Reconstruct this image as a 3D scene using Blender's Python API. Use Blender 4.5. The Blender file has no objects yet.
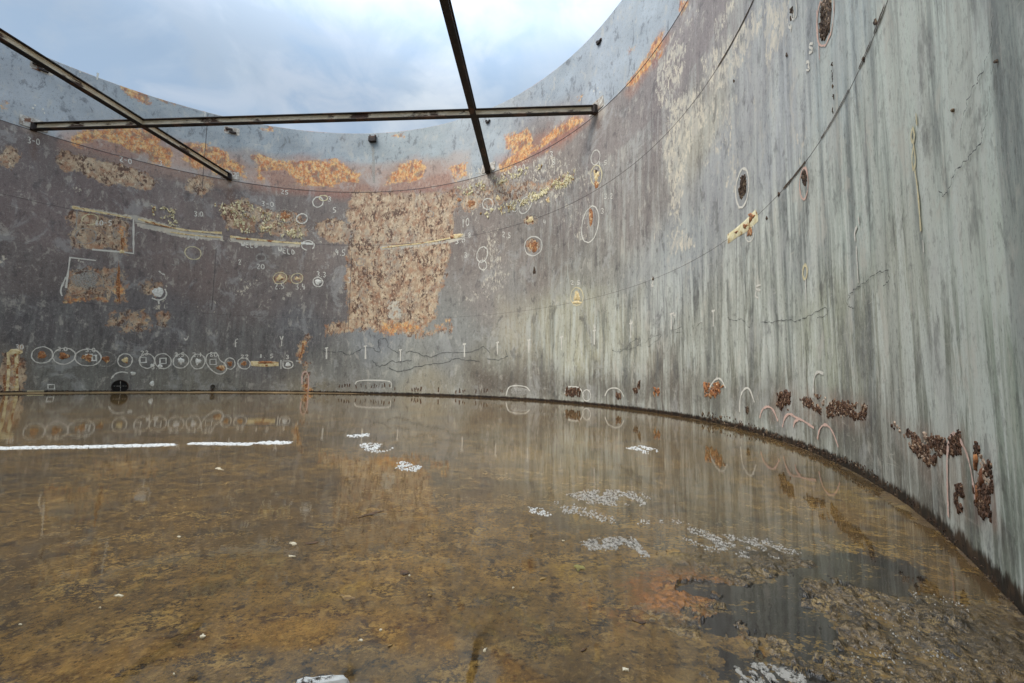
import bpy, bmesh, math, random
import numpy as np
from mathutils import Matrix, Vector
random.seed(7)
C = bpy.context.scene.collection
S = bpy.context.scene

# ------------------------------------------------------------------ measures
F, PITCH, ROLL = 439.925, 0.08396, 0.01604
CX, CY, R = -9.929, 10.554, 14.877          # tank axis and inner radius
Z1, Z2, Z3, ZT = 4.282, 8.696, 11.927, 15.573   # weld seams and rim
ZB = 12.10                                   # roof beam level

def ray(u, v):
    x = (u-512)/F; y = -(v-341.5)/F
    xr = x*math.cos(ROLL)-y*math.sin(ROLL); yr = x*math.sin(ROLL)+y*math.cos(ROLL)
    return xr, math.cos(PITCH)-yr*math.sin(PITCH), math.sin(PITCH)+yr*math.cos(PITCH)
def wall_at(u, v):
    """arc length s, height z, distance r of the wall point measured in the survey picture"""
    d = ray(u, v); a = d[0]**2+d[1]**2; b = -2*(d[0]*CX+d[1]*CY); c = CX*CX+CY*CY-R*R
    t = (-b+math.sqrt(b*b-4*a*c))/2/a
    return R*math.atan2(t*d[1]-CY, t*d[0]-CX), 1+t*d[2], t*d[1]
def floor_at(u, v, z=0.0):
    d = ray(u, v); t = (z-1)/d[2]
    return t*d[0], t*d[1]
def w3(s, z, inset=0.0):
    th = s/R
    return (CX+(R-inset)*math.cos(th), CY+(R-inset)*math.sin(th), z)

# ------------------------------------------------------------------ numpy noise
def _h(ix, iy, seed):
    n = (ix.astype(np.int64)*374761393 + iy.astype(np.int64)*668265263 + seed*1274126177) & 0x7fffffff
    n = ((n ^ (n >> 13))*1274126177) & 0x7fffffff
    return ((n ^ (n >> 16)) & 0xffff)/65535.0
def vnoise(x, y, seed=0):
    ix = np.floor(x); iy = np.floor(y); fx = x-ix; fy = y-iy
    fx = fx*fx*(3-2*fx); fy = fy*fy*(3-2*fy)
    a = _h(ix, iy, seed); b = _h(ix+1, iy, seed); c = _h(ix, iy+1, seed); d = _h(ix+1, iy+1, seed)
    return (a*(1-fx)+b*fx)*(1-fy)+(c*(1-fx)+d*fx)*fy
def fbm(x, y, oct=4, seed=0, gain=.55):
    v = 0; a = 1; t = 0
    for i in range(oct):
        v = v+a*vnoise(x*2**i+13.7*i, y*2**i+7.3*i, seed+i*17); t += a; a *= gain
    return v/t-0.5
def sdpoly(X, Y, P):
    """signed distance, positive inside"""
    P = np.array(P, float); n = len(P)
    d2 = np.full(X.shape, 1e18); ins = np.zeros(X.shape, bool)
    for i in range(n):
        ax, ay = P[i]; bx, by = P[(i+1) % n]
        ex, ey = bx-ax, by-ay; L = ex*ex+ey*ey+1e-12
        t = np.clip(((X-ax)*ex+(Y-ay)*ey)/L, 0, 1)
        d2 = np.minimum(d2, (X-ax-t*ex)**2+(Y-ay-t*ey)**2)
        if ay != by:
            cr = ((ay > Y) != (by > Y)) & (X < ex*(Y-ay)/(by-ay)+ax)
            ins ^= cr
    d = np.sqrt(d2)
    return np.where(ins, d, -d)
def lin(c):
    return [((x/255+.055)/1.055)**2.4 if x > 10 else x/255/12.92 for x in c]

# ------------------------------------------------------------------ node helpers
class NT:
    def __init__(s, name):
        s.m = bpy.data.materials.new(name); s.m.use_nodes = True
        s.t = s.m.node_tree; s.t.nodes.clear()
        s.out = s.n('ShaderNodeOutputMaterial')
    def n(s, kind, **kw):
        nd = s.t.nodes.new(kind)
        for k, v in kw.items(): setattr(nd, k, v)
        return nd
    def set(s, sock, v):
        if isinstance(v, bpy.types.NodeSocket): s.t.links.new(v, sock)
        elif v is not None:
            if hasattr(sock.default_value, '__len__') and not hasattr(v, '__len__'): v = [v]*len(sock.default_value)
            if hasattr(v, '__len__') and len(sock.default_value) == 4 and len(v) == 3: v = list(v)+[1]
            sock.default_value = v
    def math(s, op, a, b=None, c=None, clamp=False):
        nd = s.n('ShaderNodeMath', operation=op, use_clamp=clamp)
        s.set(nd.inputs[0], a)
        if b is not None: s.set(nd.inputs[1], b)
        if c is not None: s.set(nd.inputs[2], c)
        return nd.outputs[0]
    def mix(s, f, a, b, mode='MIX'):
        nd = s.n('ShaderNodeMix', data_type='RGBA', blend_type=mode)
        s.set(nd.inputs[0], f); s.set(nd.inputs[6], a); s.set(nd.inputs[7], b)
        return nd.outputs[2]
    def ss(s, v, lo, hi):
        nd = s.n('ShaderNodeMapRange', interpolation_type='SMOOTHSTEP')
        s.set(nd.inputs[0], v); s.set(nd.inputs[1], lo); s.set(nd.inputs[2], hi)
        return nd.outputs[0]
    def vec(s, v, sc):
        nd = s.n('ShaderNodeVectorMath', operation='MULTIPLY')
        s.set(nd.inputs[0], v); nd.inputs[1].default_value = sc
        return nd.outputs[0]
    def noise(s, v, scale, detail=4, rough=.55, dist=0):
        nd = s.n('ShaderNodeTexNoise'); s.set(nd.inputs['Vector'], v)
        nd.inputs['Scale'].default_value = scale; nd.inputs['Detail'].default_value = detail
        nd.inputs['Roughness'].default_value = rough; nd.inputs['Distortion'].default_value = dist
        return nd.outputs[0]
    def vor(s, v, scale, feature='F1', out=0, rnd=1):
        nd = s.n('ShaderNodeTexVoronoi', feature=feature); s.set(nd.inputs['Vector'], v)
        nd.inputs['Scale'].default_value = scale; nd.inputs['Randomness'].default_value = rnd
        return nd.outputs[out]
    def attr(s, name):
        nd = s.n('ShaderNodeAttribute', attribute_name=name)
        sp = s.n('ShaderNodeSeparateColor'); s.t.links.new(nd.outputs['Color'], sp.inputs[0])
        return nd.outputs['Color'], sp.outputs
    def bsdf(s, color, rough=.6, bump=None, bstr=.3, bdist=.02, metal=0, spec=.4):
        p = s.n('ShaderNodeBsdfPrincipled')
        s.set(p.inputs['Base Color'], color); s.set(p.inputs['Roughness'], rough)
        s.set(p.inputs['Metallic'], metal); s.set(p.inputs['Specular IOR Level'], spec)
        if bump is not None:
            b = s.n('ShaderNodeBump'); s.set(b.inputs['Height'], bump)
            b.inputs['Strength'].default_value = bstr; b.inputs['Distance'].default_value = bdist
            s.t.links.new(b.outputs[0], p.inputs['Normal'])
        s.t.links.new(p.outputs[0], s.out.inputs[0])
        return p

# ------------------------------------------------------------------ object helpers
def link_mesh(name, me, mat, parent=None, label=None):
    o = bpy.data.objects.new(name, me); C.objects.link(o)
    if mat is not None: me.materials.append(mat)
    if parent is not None: o.parent = parent
    if label: o['label'] = label
    return o
def bm_obj(name, bm, mat, parent=None, label=None, smooth=False):
    me = bpy.data.meshes.new(name); bmesh.ops.recalc_face_normals(bm, faces=bm.faces); bm.to_mesh(me); bm.free()
    if smooth: me.shade_smooth()
    return link_mesh(name, me, mat, parent, label)
def tag(o, label, cat, group=None):
    o['label'] = label; o['category'] = cat
    if group: o['group'] = group
    return o
def grid_mesh(name, X, Y, Z, closed=False):
    """X,Y,Z arrays [rows, cols] -> quad grid"""
    nr, nc = X.shape
    co = np.stack([X, Y, Z], -1).reshape(-1, 3).astype(np.float32)
    i = np.arange(nr-1)[:, None]; j = np.arange(nc if closed else nc-1)[None, :]; jn = (j+1) % nc
    q = np.stack([i*nc+j, i*nc+jn, (i+1)*nc+jn, (i+1)*nc+j], -1).reshape(-1, 4)
    me = bpy.data.meshes.new(name)
    me.vertices.add(len(co)); me.vertices.foreach_set('co', co.ravel())
    me.loops.add(q.size); me.loops.foreach_set('vertex_index', q.ravel().astype(np.int32))
    me.polygons.add(len(q)); me.polygons.foreach_set('loop_start', (np.arange(len(q))*4).astype(np.int32))
    me.update(calc_edges=True); me.shade_smooth()
    return me, q
def set_attr(me, name, rgb):
    a = me.attributes.new(name, 'FLOAT_COLOR', 'POINT')
    d = np.ones((len(me.vertices), 4), np.float32); d[:, :3] = np.clip(rgb.reshape(-1, 3), 0, 4)
    a.data.foreach_set('color', d.ravel())
def set_uv(me, q, U, V):
    uv = me.uv_layers.new(name='UVMap'); f = q.ravel()
    uv.data.foreach_set('uv', np.stack([U.ravel()[f], V.ravel()[f]], -1).astype(np.float32).ravel())

# ================================================================== WALL
# ---- columns: fine where the wall is seen far off, coarse elsewhere
cols = []
u = -70.0
while u < 1075:
    cols.append(wall_at(u, 250)[0]); u += 1.3
cols = cols[::-1]                      # increasing s
lo, hi = cols[0], cols[-1]
full = 2*math.pi*R; n2 = 420
cols += [hi+(lo+full-hi)*(k+1)/n2 for k in range(n2-1)]
cols = np.array(cols)
rows = np.concatenate([np.arange(0, 4.3, .022), np.linspace(4.3, ZT, 225)])
SS, ZZ = np.meshgrid(cols, rows)
th = SS/R
seam_cut = lo                          # s is continuous from lo to lo+full
def wrap(s):
    while s < lo: s += full
    while s > lo+full: s -= full
    return s
DI = np.maximum(np.sqrt((CX+R*np.cos(th))**2+(CY+R*np.sin(th))**2)*.85, 1.2)     # distance from the standpoint

# ---- paint colours surveyed from the place, interpolated over the wall
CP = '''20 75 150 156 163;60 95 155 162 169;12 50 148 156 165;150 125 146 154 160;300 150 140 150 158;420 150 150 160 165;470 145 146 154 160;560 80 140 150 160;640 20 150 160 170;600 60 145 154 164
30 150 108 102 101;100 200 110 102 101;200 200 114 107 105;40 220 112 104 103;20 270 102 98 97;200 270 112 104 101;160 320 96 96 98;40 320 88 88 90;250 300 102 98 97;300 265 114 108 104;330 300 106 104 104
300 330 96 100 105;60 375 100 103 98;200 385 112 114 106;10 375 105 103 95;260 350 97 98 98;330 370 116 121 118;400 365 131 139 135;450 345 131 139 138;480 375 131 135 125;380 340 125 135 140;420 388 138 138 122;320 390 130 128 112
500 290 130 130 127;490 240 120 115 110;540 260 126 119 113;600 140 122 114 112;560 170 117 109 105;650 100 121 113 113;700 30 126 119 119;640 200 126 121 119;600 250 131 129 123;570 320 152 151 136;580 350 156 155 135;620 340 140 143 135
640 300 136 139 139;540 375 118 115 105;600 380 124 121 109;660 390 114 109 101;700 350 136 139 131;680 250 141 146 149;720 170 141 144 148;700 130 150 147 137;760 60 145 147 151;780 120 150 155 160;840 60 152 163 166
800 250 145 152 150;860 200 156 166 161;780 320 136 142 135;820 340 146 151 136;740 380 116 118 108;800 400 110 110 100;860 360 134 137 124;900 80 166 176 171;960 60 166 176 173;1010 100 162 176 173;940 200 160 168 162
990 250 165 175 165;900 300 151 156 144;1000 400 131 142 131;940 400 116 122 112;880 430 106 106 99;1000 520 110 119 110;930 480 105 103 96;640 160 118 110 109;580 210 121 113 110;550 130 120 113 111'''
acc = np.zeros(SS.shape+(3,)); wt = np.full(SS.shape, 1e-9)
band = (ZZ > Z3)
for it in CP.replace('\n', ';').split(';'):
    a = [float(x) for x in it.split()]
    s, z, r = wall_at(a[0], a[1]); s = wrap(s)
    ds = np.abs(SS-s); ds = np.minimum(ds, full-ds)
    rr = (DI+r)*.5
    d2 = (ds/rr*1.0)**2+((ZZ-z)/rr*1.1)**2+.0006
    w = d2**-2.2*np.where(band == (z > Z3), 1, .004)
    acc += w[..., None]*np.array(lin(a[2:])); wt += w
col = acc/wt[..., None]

M1 = np.zeros(SS.shape+(3,)); M2 = np.zeros(SS.shape+(3,))
nA = fbm(SS*.9, ZZ*.9, 5, 3); nB = fbm(SS*2.7, ZZ*2.7, 4, 11); nC = fbm(SS*6, ZZ*.5, 4, 29); nL = fbm(SS*.25, ZZ*.25, 4, 41)
def region(pts, soft=4.5, rough=5, fill=1.0, nz=None):
    """pts: survey points of an outline; soft and ragged edge widths in picture widths"""
    P = []; rm = 0
    for (a, b) in pts:
        s, z, r = wall_at(a, b); P.append((wrap(s), z)); rm += r/len(pts)
    px = rm/F
    x0 = min(p[0] for p in P)-20*px; x1 = max(p[0] for p in P)+20*px
    y0 = min(p[1] for p in P)-20*px; y1 = max(p[1] for p in P)+20*px
    m = np.zeros(SS.shape); c = np.where((cols > x0) & (cols < x1))[0]; rws = np.where((rows > y0) & (rows < y1))[0]
    if len(c) == 0 or len(rws) == 0: return m
    sl = (slice(rws[0], rws[-1]+1), slice(c[0], c[-1]+1))
    d = sdpoly(SS[sl], ZZ[sl], P)/px
    k = 10.0/rm
    nn = fbm(SS[sl]*2.2*k, ZZ[sl]*2.2*k, 5, 5+int(P[0][0]*7) % 50, .65) if nz is None else nz[sl]
    d = d+nn*2*rough
    m[sl] = np.clip(.5+d/(2*soft), 0, 1)*fill
    return m
def add(M, ch, m): M[..., ch] = np.maximum(M[..., ch], m)
def tint(m, c, k=1.0):
    global col
    mm = (m*k)[..., None]; col = col*(1-mm)+np.array(lin(c))*mm
def ell(u, v, a, b, n=14, rot=0):
    return [(u+a*math.cos(t)*math.cos(rot)-b*math.sin(t)*math.sin(rot), v+a*math.cos(t)*math.sin(rot)+b*math.sin(t)*math.cos(rot)) for t in [2*math.pi*i/n for i in range(n)]]

# large blasted patch, pitted bare steel
big = [(352,192),(400,193),(456,190),(455,210),(452,236),(446,262),(440,300),(438,318),(428,328),(410,334),(385,334),(362,328),(345,330),(327,333),(328,327),(350,322),(347,270),(351,235),(345,215),(350,200)]
bigm = region(big, 6.5, 6.5)
for p, f in (([(352,250),(385,250),(380,300),(352,318)], .35), ([(385,192),(440,192),(430,215),(395,215)], .15), ([(400,312),(445,300),(440,330),(405,330)], .2)): bigm *= 1-region(p, 8, 8, f)
add(M1, 0, bigm)
for p, f in (([(313,222),(330,217),(352,220),(352,246),(330,244),(318,236)], .7),
             ([(66,208),(132,217),(131,254),(64,250)], .62), ([(68,262),(126,270),(128,302),(62,302),(60,285)], .55),
             (ell(8,157,13,13), .8), ([(62,152),(85,155),(120,163),(158,183),(150,190),(105,184),(80,170),(62,168)], .9),
             (ell(199,184,16,11), .7), (ell(214,215,0,0), 0), ([(217,205),(245,200),(262,215),(255,232),(225,228)], .75), ([(255,205),(300,215),(310,235),(300,243),(258,236)], .6),
             (ell(285,216,10,7), .9), (ell(87,232,9,9), .6), (ell(150,288,16,9), .6), (ell(130,322,26,12), .55), (ell(162,320,8,9), .6),
             (ell(280,279,10,6), .6), (ell(297,279,8,5), .6), ([(0,352),(22,346),(23,392),(0,392)], 1.0), (ell(303,345,4,14,rot=.5), .8),
             ([(452,190),(500,180),(540,178),(575,172),(575,182),(530,195),(500,205),(470,210)], .5),
             (ell(471,203,9,9), .8), (ell(530,220,8,6), .8), (ell(533,246,7,8), .8), (ell(306,376,5,16), .7), (ell(640,285,0,0), 0),
             ([(395,330),(450,322),(455,330),(420,340)], .5)):
    if f: add(M1, 0, region(p, 4.0, 6.0, f))
# orange rust
for p, f in (([(68,138),(90,124),(120,127),(150,124),(160,140),(150,150),(128,158),(100,152),(75,145)], .95),
             ([(140,142),(160,140),(176,150),(172,170),(150,162)], .95), ([(183,143),(205,140),(225,150),(240,163),(246,178),(225,178),(200,170),(184,160)], .95),
             ([(257,158),(300,158),(335,160),(360,170),(362,186),(330,188),(290,186),(256,182)], 1), ([(383,188),(392,172),(396,162),(420,160),(428,166),(420,178),(412,186)], 1),
             ([(505,136),(515,130),(528,132),(534,145),(528,152),(512,155),(505,148)], 1), ([(500,165),(520,153),(545,140),(566,124),(578,114),(584,120),(572,134),(545,151),(520,162),(500,171)], 1),
             ([(540,140),(555,128),(575,120),(580,128),(560,138)], .8), ([(624,88),(640,66),(655,42),(662,36),(662,52),(648,72),(634,84)], 1), ([(624,52),(640,36),(638,48),(628,60)], .55),
             ([(120,84),(132,86),(148,95),(146,101),(130,98)], 1), ([(156,97),(168,97),(182,104),(175,107),(160,103)], .8), ([(388,134),(404,133),(403,139),(390,139)], .8), ([(262,126),(276,127),(270,133),(258,130)], .7),
             (ell(2,104,8,10), .7), ([(450,168),(468,160),(470,178),(452,184)], .75), ([(680,0),(690,0),(685,12),(678,14)], .9), ([(574,98),(584,92),(582,105),(575,106)], .5),
             (ell(302,352,2.5,11,rot=.3), .8), (ell(306,388,6,5), .9), ([(65,295),(105,297),(110,302),(66,303)], .7), (ell(123,240,3,12), .9), (ell(118,283,2.6,20), 1), (ell(143,315,10,10), .35),
             ([(380,320),(420,322),(425,332),(385,336)], .7), ([(430,326),(450,318),(440,332)], .7), ([(2,356),(18,352),(19,392),(12,392),(10,370),(4,392)], .5)):
    add(M1, 1, region(p, 4.0, 7.0, f))
# dark purple scale inside the orange band along the upper seam
for p in ([(76,146),(100,138),(120,143),(140,158),(125,160),(95,152)], [(262,172),(285,170),(300,184),(270,186)], [(335,186),(345,182),(385,186),(420,178),(450,172),(452,186),(400,194),(350,196),(333,193)],
          [(255,184),(300,186),(335,188),(390,190),(450,182),(450,187),(390,196),(330,197),(255,188)], [(530,154),(556,138),(578,124),(580,129),(560,143),(535,158)], [(648,70),(658,50),(662,50),(655,68)]):
    m = region(p, 2.0, 3.0, 1); tint(m, (120,90,92), .85); M1[..., 1] *= 1-.8*m; M2[..., 1] = np.maximum(M2[..., 1], m*.35)
for p, f in (([(60,134),(120,122),(180,140),(240,158),(256,180),(180,166),(60,142)], .55), ([(254,168),(300,156),(362,166),(395,164),(430,158),(452,166),(452,188),(390,194),(330,196),(254,187)], .5), ([(498,160),(540,132),(584,106),(588,120),(560,146),(520,168),(498,172)], .6), ([(625,92),(662,30),(668,40),(640,88),(630,98)], .6)):
    tint(region(p, 6, 9, f), (150,98,72))
# pale rusty haze of pink around the beams band
tint(region([(60,128),(250,150),(470,150),(470,190),(330,196),(160,176),(60,150)], 4, 5, .45), (160,135,118))
# pale mottled patches on the upper right shell
for p, f in (([(672,95),(695,88),(712,100),(700,135),(690,150),(680,215),(690,240),(675,240),(668,200),(662,150)], .5), ([(662,230),(690,228),(694,250),(670,256)], .5),
             ([(490,216),(500,208),(530,198),(560,184),(574,172),(580,178),(564,192),(534,206),(500,216)], .4), ([(715,40),(735,10),(745,0),(730,0),(712,25)], .45), ([(765,0),(790,0),(786,30),(772,68),(764,60)], .5), ([(668,115),(690,95),(705,70),(725,50),(700,95)], .4),
             ([(700,60),(760,0),(775,0),(740,70),(712,100)], .45), ([(655,70),(672,40),(690,40),(672,110),(655,110)], .45), ([(640,60),(690,10),(700,10),(668,60),(655,75)], .3), ([(560,190),(590,210),(590,250),(570,240)], .25), ([(455,175),(490,160),(560,150),(600,175),(560,200),(500,210),(470,215)], .35),
             ([(485,225),(500,230),(510,280),(495,300),(480,290)], .35), ([(700,100),(740,90),(730,160),(700,150)], .3)):
    m = region(p, 7, 9, f*1.15); M1[..., 2] = np.maximum(M1[..., 2], m)
for p in ([(130,214),(142,217),(180,229),(224,235),(224,241),(180,237),(138,226)], [(229,237),(250,240),(300,243),(300,247),(250,245),(229,241)], [(380,246),(410,244),(450,238),(465,233),(465,238),(450,243),(410,249),(380,250)],
          [(72,206),(100,210),(132,216),(132,219),(100,214),(73,209)], [(385,300),(400,300),(402,318),(388,320)]):
    m = region(p, 1.6, 1.5, 1.0); M1[..., 2] = np.maximum(M1[..., 2], m); M1[..., 0] *= 1-.6*m
# scattered flecks of lifting paint
sel = (ZZ > Z1) & (ZZ < Z3)
fl = np.clip((nB+nA*.6-.17)*8, 0, 1)*np.clip((fbm(SS*.3, ZZ*.5, 3, 77)+.06)*7, 0, 1)
M1[..., 2] = np.maximum(M1[..., 2], fl*sel*.45)
# heavier grime and paler run-off areas of the lower course
for p, c_, f in (([(470,366),(540,372),(600,380),(660,378),(700,372),(700,410),(600,402),(470,395)], (92,88,80), .95), ([(500,300),(560,300),(640,290),(650,360),(560,366),(500,350)], (168,166,146), .5), ([(700,375),(770,385),(860,410),(930,450),(1000,540),(960,540),(860,460),(700,412)], (92,90,82), .85),
                 ([(0,320),(330,325),(330,360),(0,350)], (84,84,86), .4), ([(560,175),(650,165),(700,200),(600,260),(540,240)], (112,104,102), .4), ([(700,0),(760,0),(700,120),(640,150),(660,80)], (112,104,106), .4), ([(870,0),(1023,0),(1023,300),(960,300),(880,120)], (188,198,192), .4)):
    tint(region(p, 14, 12, f), c_)
for p, c_, f in (([(794,390),(832,388),(870,400),(870,425),(850,430),(800,420)], (124,108,98), .6), ([(884,412),(910,420),(950,430),(955,470),(930,485),(905,460)], (122,108,98), .6), ([(948,425),(965,425),(968,520),(950,520)], (130,112,100), .5), ([(970,435),(996,440),(1000,530),(975,525)], (126,100,90), .65), ([(772,388),(794,388),(794,425),(772,420)], (124,108,98), .5)):
    tint(region(p, 6, 8, f), c_)
for (a_, b_) in ((33, 124), (230, 178), (488, 175), (598, 108)):
    tint(region([(a_-4,b_),(a_+4,b_),(a_+5,b_+24),(a_+1,b_+34),(a_-4,b_+20)], 3, 5, .6), (96,74,62)); tint(region(ell(a_, b_+2, 9, 8), 3, 5, .55), (176,168,158))
# streak strength, soft run-off and grime at the foot
sR = wrap(wall_at(470, 250)[0]); sRR = wrap(wall_at(760, 250)[0])
right = np.clip((sR-SS)/6, 0, 1)*(SS < sR)
right2 = np.clip((sRR-SS)/4+.5, 0, 1)*(SS < sRR+2)
low = np.clip((Z1+.3-ZZ)/.8, 0, 1)
M2[..., 0] = np.clip(.10+.22*right*(ZZ < Z2+1)+.45*right*low+.26*right2+.50*right2*low+.12*low*(SS > sR), 0, 1.0)*(1-.8*band)
left_ = np.clip((SS-wrap(wall_at(560, 250)[0]))/5, 0, 1)*(~band); col *= 1+left_[..., None]*(np.array([.93, .845, .835])-1); M2[..., 0] *= 1-.45*left_
calm = np.maximum(region([(470,368),(540,372),(600,378),(660,376),(720,374),(800,392),(860,410),(930,450),(1000,540),(960,540),(860,462),(780,432),(700,412),(600,402),(470,395)], 12, 10), 0); M2[..., 0] *= 1-.62*calm
back = (SS > hi+.5)
M2[..., 0] = np.where(back, .25+.5*low, M2[..., 0])
M1[..., 0] = np.where(back & ~band, np.clip((nL+nA*.5-.13)*9, 0, 1)*.8, M1[..., 0])
M1[..., 1] = np.where(back, np.clip(1-np.abs(ZZ-Z3-.6-nA*2)/(.9), 0, 1)*np.clip((nL+.05)*9, 0, 1), M1[..., 1])
M2[..., 2] = np.clip(1-(ZZ-.05)/.11, 0, 1)                  # black wet foot of the shell
col *= (1+nA*.35+nL*.3)[..., None]*np.where(band, 1+.4*fbm(SS*.8, ZZ*1.3, 4, 55), 1)[..., None]
ALB = 1.28
col *= ALB*np.array([1.01, 1.0, .97])

xw = CX+R*np.cos(th); yw = CY+R*np.sin(th)
wall_me, q = grid_mesh('storage_tank', xw, yw, ZZ, closed=True)
Sw = SS.copy(); set_uv(wall_me, q, Sw, ZZ)
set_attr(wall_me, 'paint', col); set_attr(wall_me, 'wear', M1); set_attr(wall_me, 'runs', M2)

def wall_material():
    t = NT('weathered_tank_shell')
    uv = t.n('ShaderNodeUVMap').outputs[0]
    pc, _ = t.attr('paint'); _, w = t.attr('wear'); _, g = t.attr('runs')
    # run-off streaks
    st = t.noise(t.vec(uv, (4.2, .42, 1)), 1, 6, .70, .5)
    st2 = t.noise(t.vec(uv, (20, 1.6, 1)), 1, 4, .68)
    st3 = t.noise(t.vec(uv, (2.0, .16, 1)), 1, 4, .6, .3)
    f1 = t.ss(st, .49, .60); f2 = t.ss(st, .50, .38); f3 = t.ss(st2, .5, .72)
    fine = t.noise(t.vec(uv, (9, 5, 1)), 1, 5, .72)
    grain = t.noise(t.vec(uv, (48, 17, 1)), 1, 5, .8)
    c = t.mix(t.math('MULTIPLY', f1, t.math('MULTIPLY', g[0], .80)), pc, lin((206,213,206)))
    c = t.mix(t.math('MULTIPLY', f2, t.math('MULTIPLY', g[0], .62)), c, lin((88,93,94)))
    c = t.mix(t.math('MULTIPLY', f3, t.math('MULTIPLY', g[0], .38)), c, lin((212,214,200)))
    c = t.mix(t.math('MULTIPLY', t.ss(st3, .51, .60), t.math('MULTIPLY', g[0], .60)), c, lin((196,201,192)))
    c = t.mix(t.math('MULTIPLY', t.ss(st3, .48, .38), t.math('MULTIPLY', g[0], .55)), c, lin((98,105,106)))
    c = t.mix(t.math('MULTIPLY', t.ss(fine, .54, .68), .42), c, lin((176,172,164)))
    c = t.mix(t.math('MULTIPLY', t.ss(fine, .46, .33), .42), c, lin((62,60,60)))
    c = t.mix(t.math('MULTIPLY', t.ss(grain, .53, .66), .42), c, lin((190,190,182)))
    c = t.mix(t.math('MULTIPLY', t.ss(grain, .47, .34), .5), c, lin((58,58,58)))
    def cover(mask, nz, k, lo_, hi_):
        v = t.math('ADD', mask, t.math('MULTIPLY', t.math('SUBTRACT', nz, .5), k))
        return t.math('MULTIPLY', t.ss(v, lo_, hi_), t.ss(mask, .01, .2))
    sp = t.noise(t.vec(uv, (8, 5, 1)), 1, 5, .74, .3)
    sp2 = t.noise(t.vec(uv, (2.6, 1.9, 1)), 1, 4, .62)
    rag = t.noise(t.vec(uv, (3.6, 2.6, 1)), 1, 6, .74, .4)
    wash = t.noise(t.vec(uv, (.75, .5, 1)), 1, 7, .74, .6); wash2 = t.noise(t.vec(uv, (2.2, 1.1, 1)), 1, 6, .72, .3)
    c = t.mix(t.math('MULTIPLY', t.ss(wash, .53, .62), .34), c, lin((182,184,182)))
    c = t.mix(t.math('MULTIPLY', t.ss(wash2, .56, .64), .42), c, lin((196,192,180)))
    c = t.mix(t.math('MULTIPLY', t.ss(wash2, .45, .36), .45), c, lin((66,64,66)))
    scr = t.noise(t.vec(uv, (1.6, 11, 1)), 1, 5, .7, .8)
    c = t.mix(t.math('MULTIPLY', t.math('MULTIPLY', t.ss(scr, .62, .68), t.ss(wash, .42, .60)), .5), c, lin((204,200,188)))
    # pale lifting flakes
    n1 = t.noise(t.vec(uv, (8, 4, 1)), 1, 5, .75, .5)
    k = cover(w[2], n1, 2.6, .42, .62)
    yel = t.mix(t.ss(sp2, .4, .6), lin((218,210,190)), lin((190,186,174)))
    c = t.mix(t.math('MULTIPLY', k, .8), c, yel)
    # pitted bare steel
    km = cover(w[0], t.math('ADD', t.math('MULTIPLY', rag, .6), t.math('MULTIPLY', sp, .4)), 2.6, .34, .58)
    pit = t.mix(t.ss(sp2, .38, .62), lin((206,186,156)), lin((172,146,120)))
    pit = t.mix(t.math('MULTIPLY', t.ss(wash, .50, .62), .75), pit, lin((160,150,136)))
    pit = t.mix(t.math('MULTIPLY', t.ss(wash, .47, .40), .75), pit, lin((138,108,88)))
    pit = t.mix(t.math('MULTIPLY', t.ss(rag, .50, .60), .55), pit, lin((166,108,72)))
    pit = t.mix(t.math('MULTIPLY', t.ss(sp, .44, .36), .75), pit, lin((232,218,190)))
    pit = t.mix(t.math('MULTIPLY', t.ss(t.math('ADD', sp, t.math('MULTIPLY', wash2, 1.0)), 1.03, 1.12), .92), pit, lin((84,58,46)))
    c = t.mix(t.math('MULTIPLY', km, .94), c, pit)
    # orange bloom
    n3 = t.noise(t.vec(uv, (1.5, 2.6, 1)), 1, 6, .74, .5)
    ko = cover(w[1], t.math('ADD', t.math('MULTIPLY', n3, .6), t.math('MULTIPLY', sp, .4)), 3.4, .36, .72)
    og = t.mix(t.ss(rag, .36, .60), lin((232,190,118)), lin((204,124,62)))
    og = t.mix(t.math('MULTIPLY', t.ss(sp, .52, .60), .7), og, lin((236,212,164)))
    og = t.mix(t.math('MULTIPLY', t.ss(sp, .47, .40), .8), og, lin((168,84,40)))
    og = t.mix(t.math('MULTIPLY', t.ss(sp2, .50, .60), .75), og, lin((122,82,74)))
    og = t.mix(t.math('MULTIPLY', t.ss(n1, .54, .60), .75), og, lin((150,152,130)))
    c = t.mix(t.math('MULTIPLY', ko, .84), c, og)
    # dark scale and the black foot
    c = t.mix(t.math('MULTIPLY', g[1], t.ss(sp, .5, .6)), c, lin((84,56,54)))
    kf = cover(g[2], t.noise(t.vec(uv, (16, 5, 1)), 1, 5, .7), 2.2, .22, .75)
    c = t.mix(kf, c, t.mix(t.ss(fine, .45, .6), lin((24,19,15)), lin((62,46,32))))
    rg = t.math('SUBTRACT', .62, t.math('MULTIPLY', g[0], .10))
    h = t.math('ADD', t.math('MULTIPLY', grain, .25), t.math('MULTIPLY', t.math('MULTIPLY', sp, km), 2.2))
    h = t.math('ADD', h, t.math('MULTIPLY', k, .4)); h = t.math('ADD', h, t.math('MULTIPLY', fine, .5))
    t.bsdf(c, rg, h, .35, .015, spec=.35)
    return t.m
wall = link_mesh('storage_tank', wall_me, wall_material())
tag(wall, 'curved grey steel shell of an open tank, streaked, rust blotched and chalk marked', 'tank')

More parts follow.
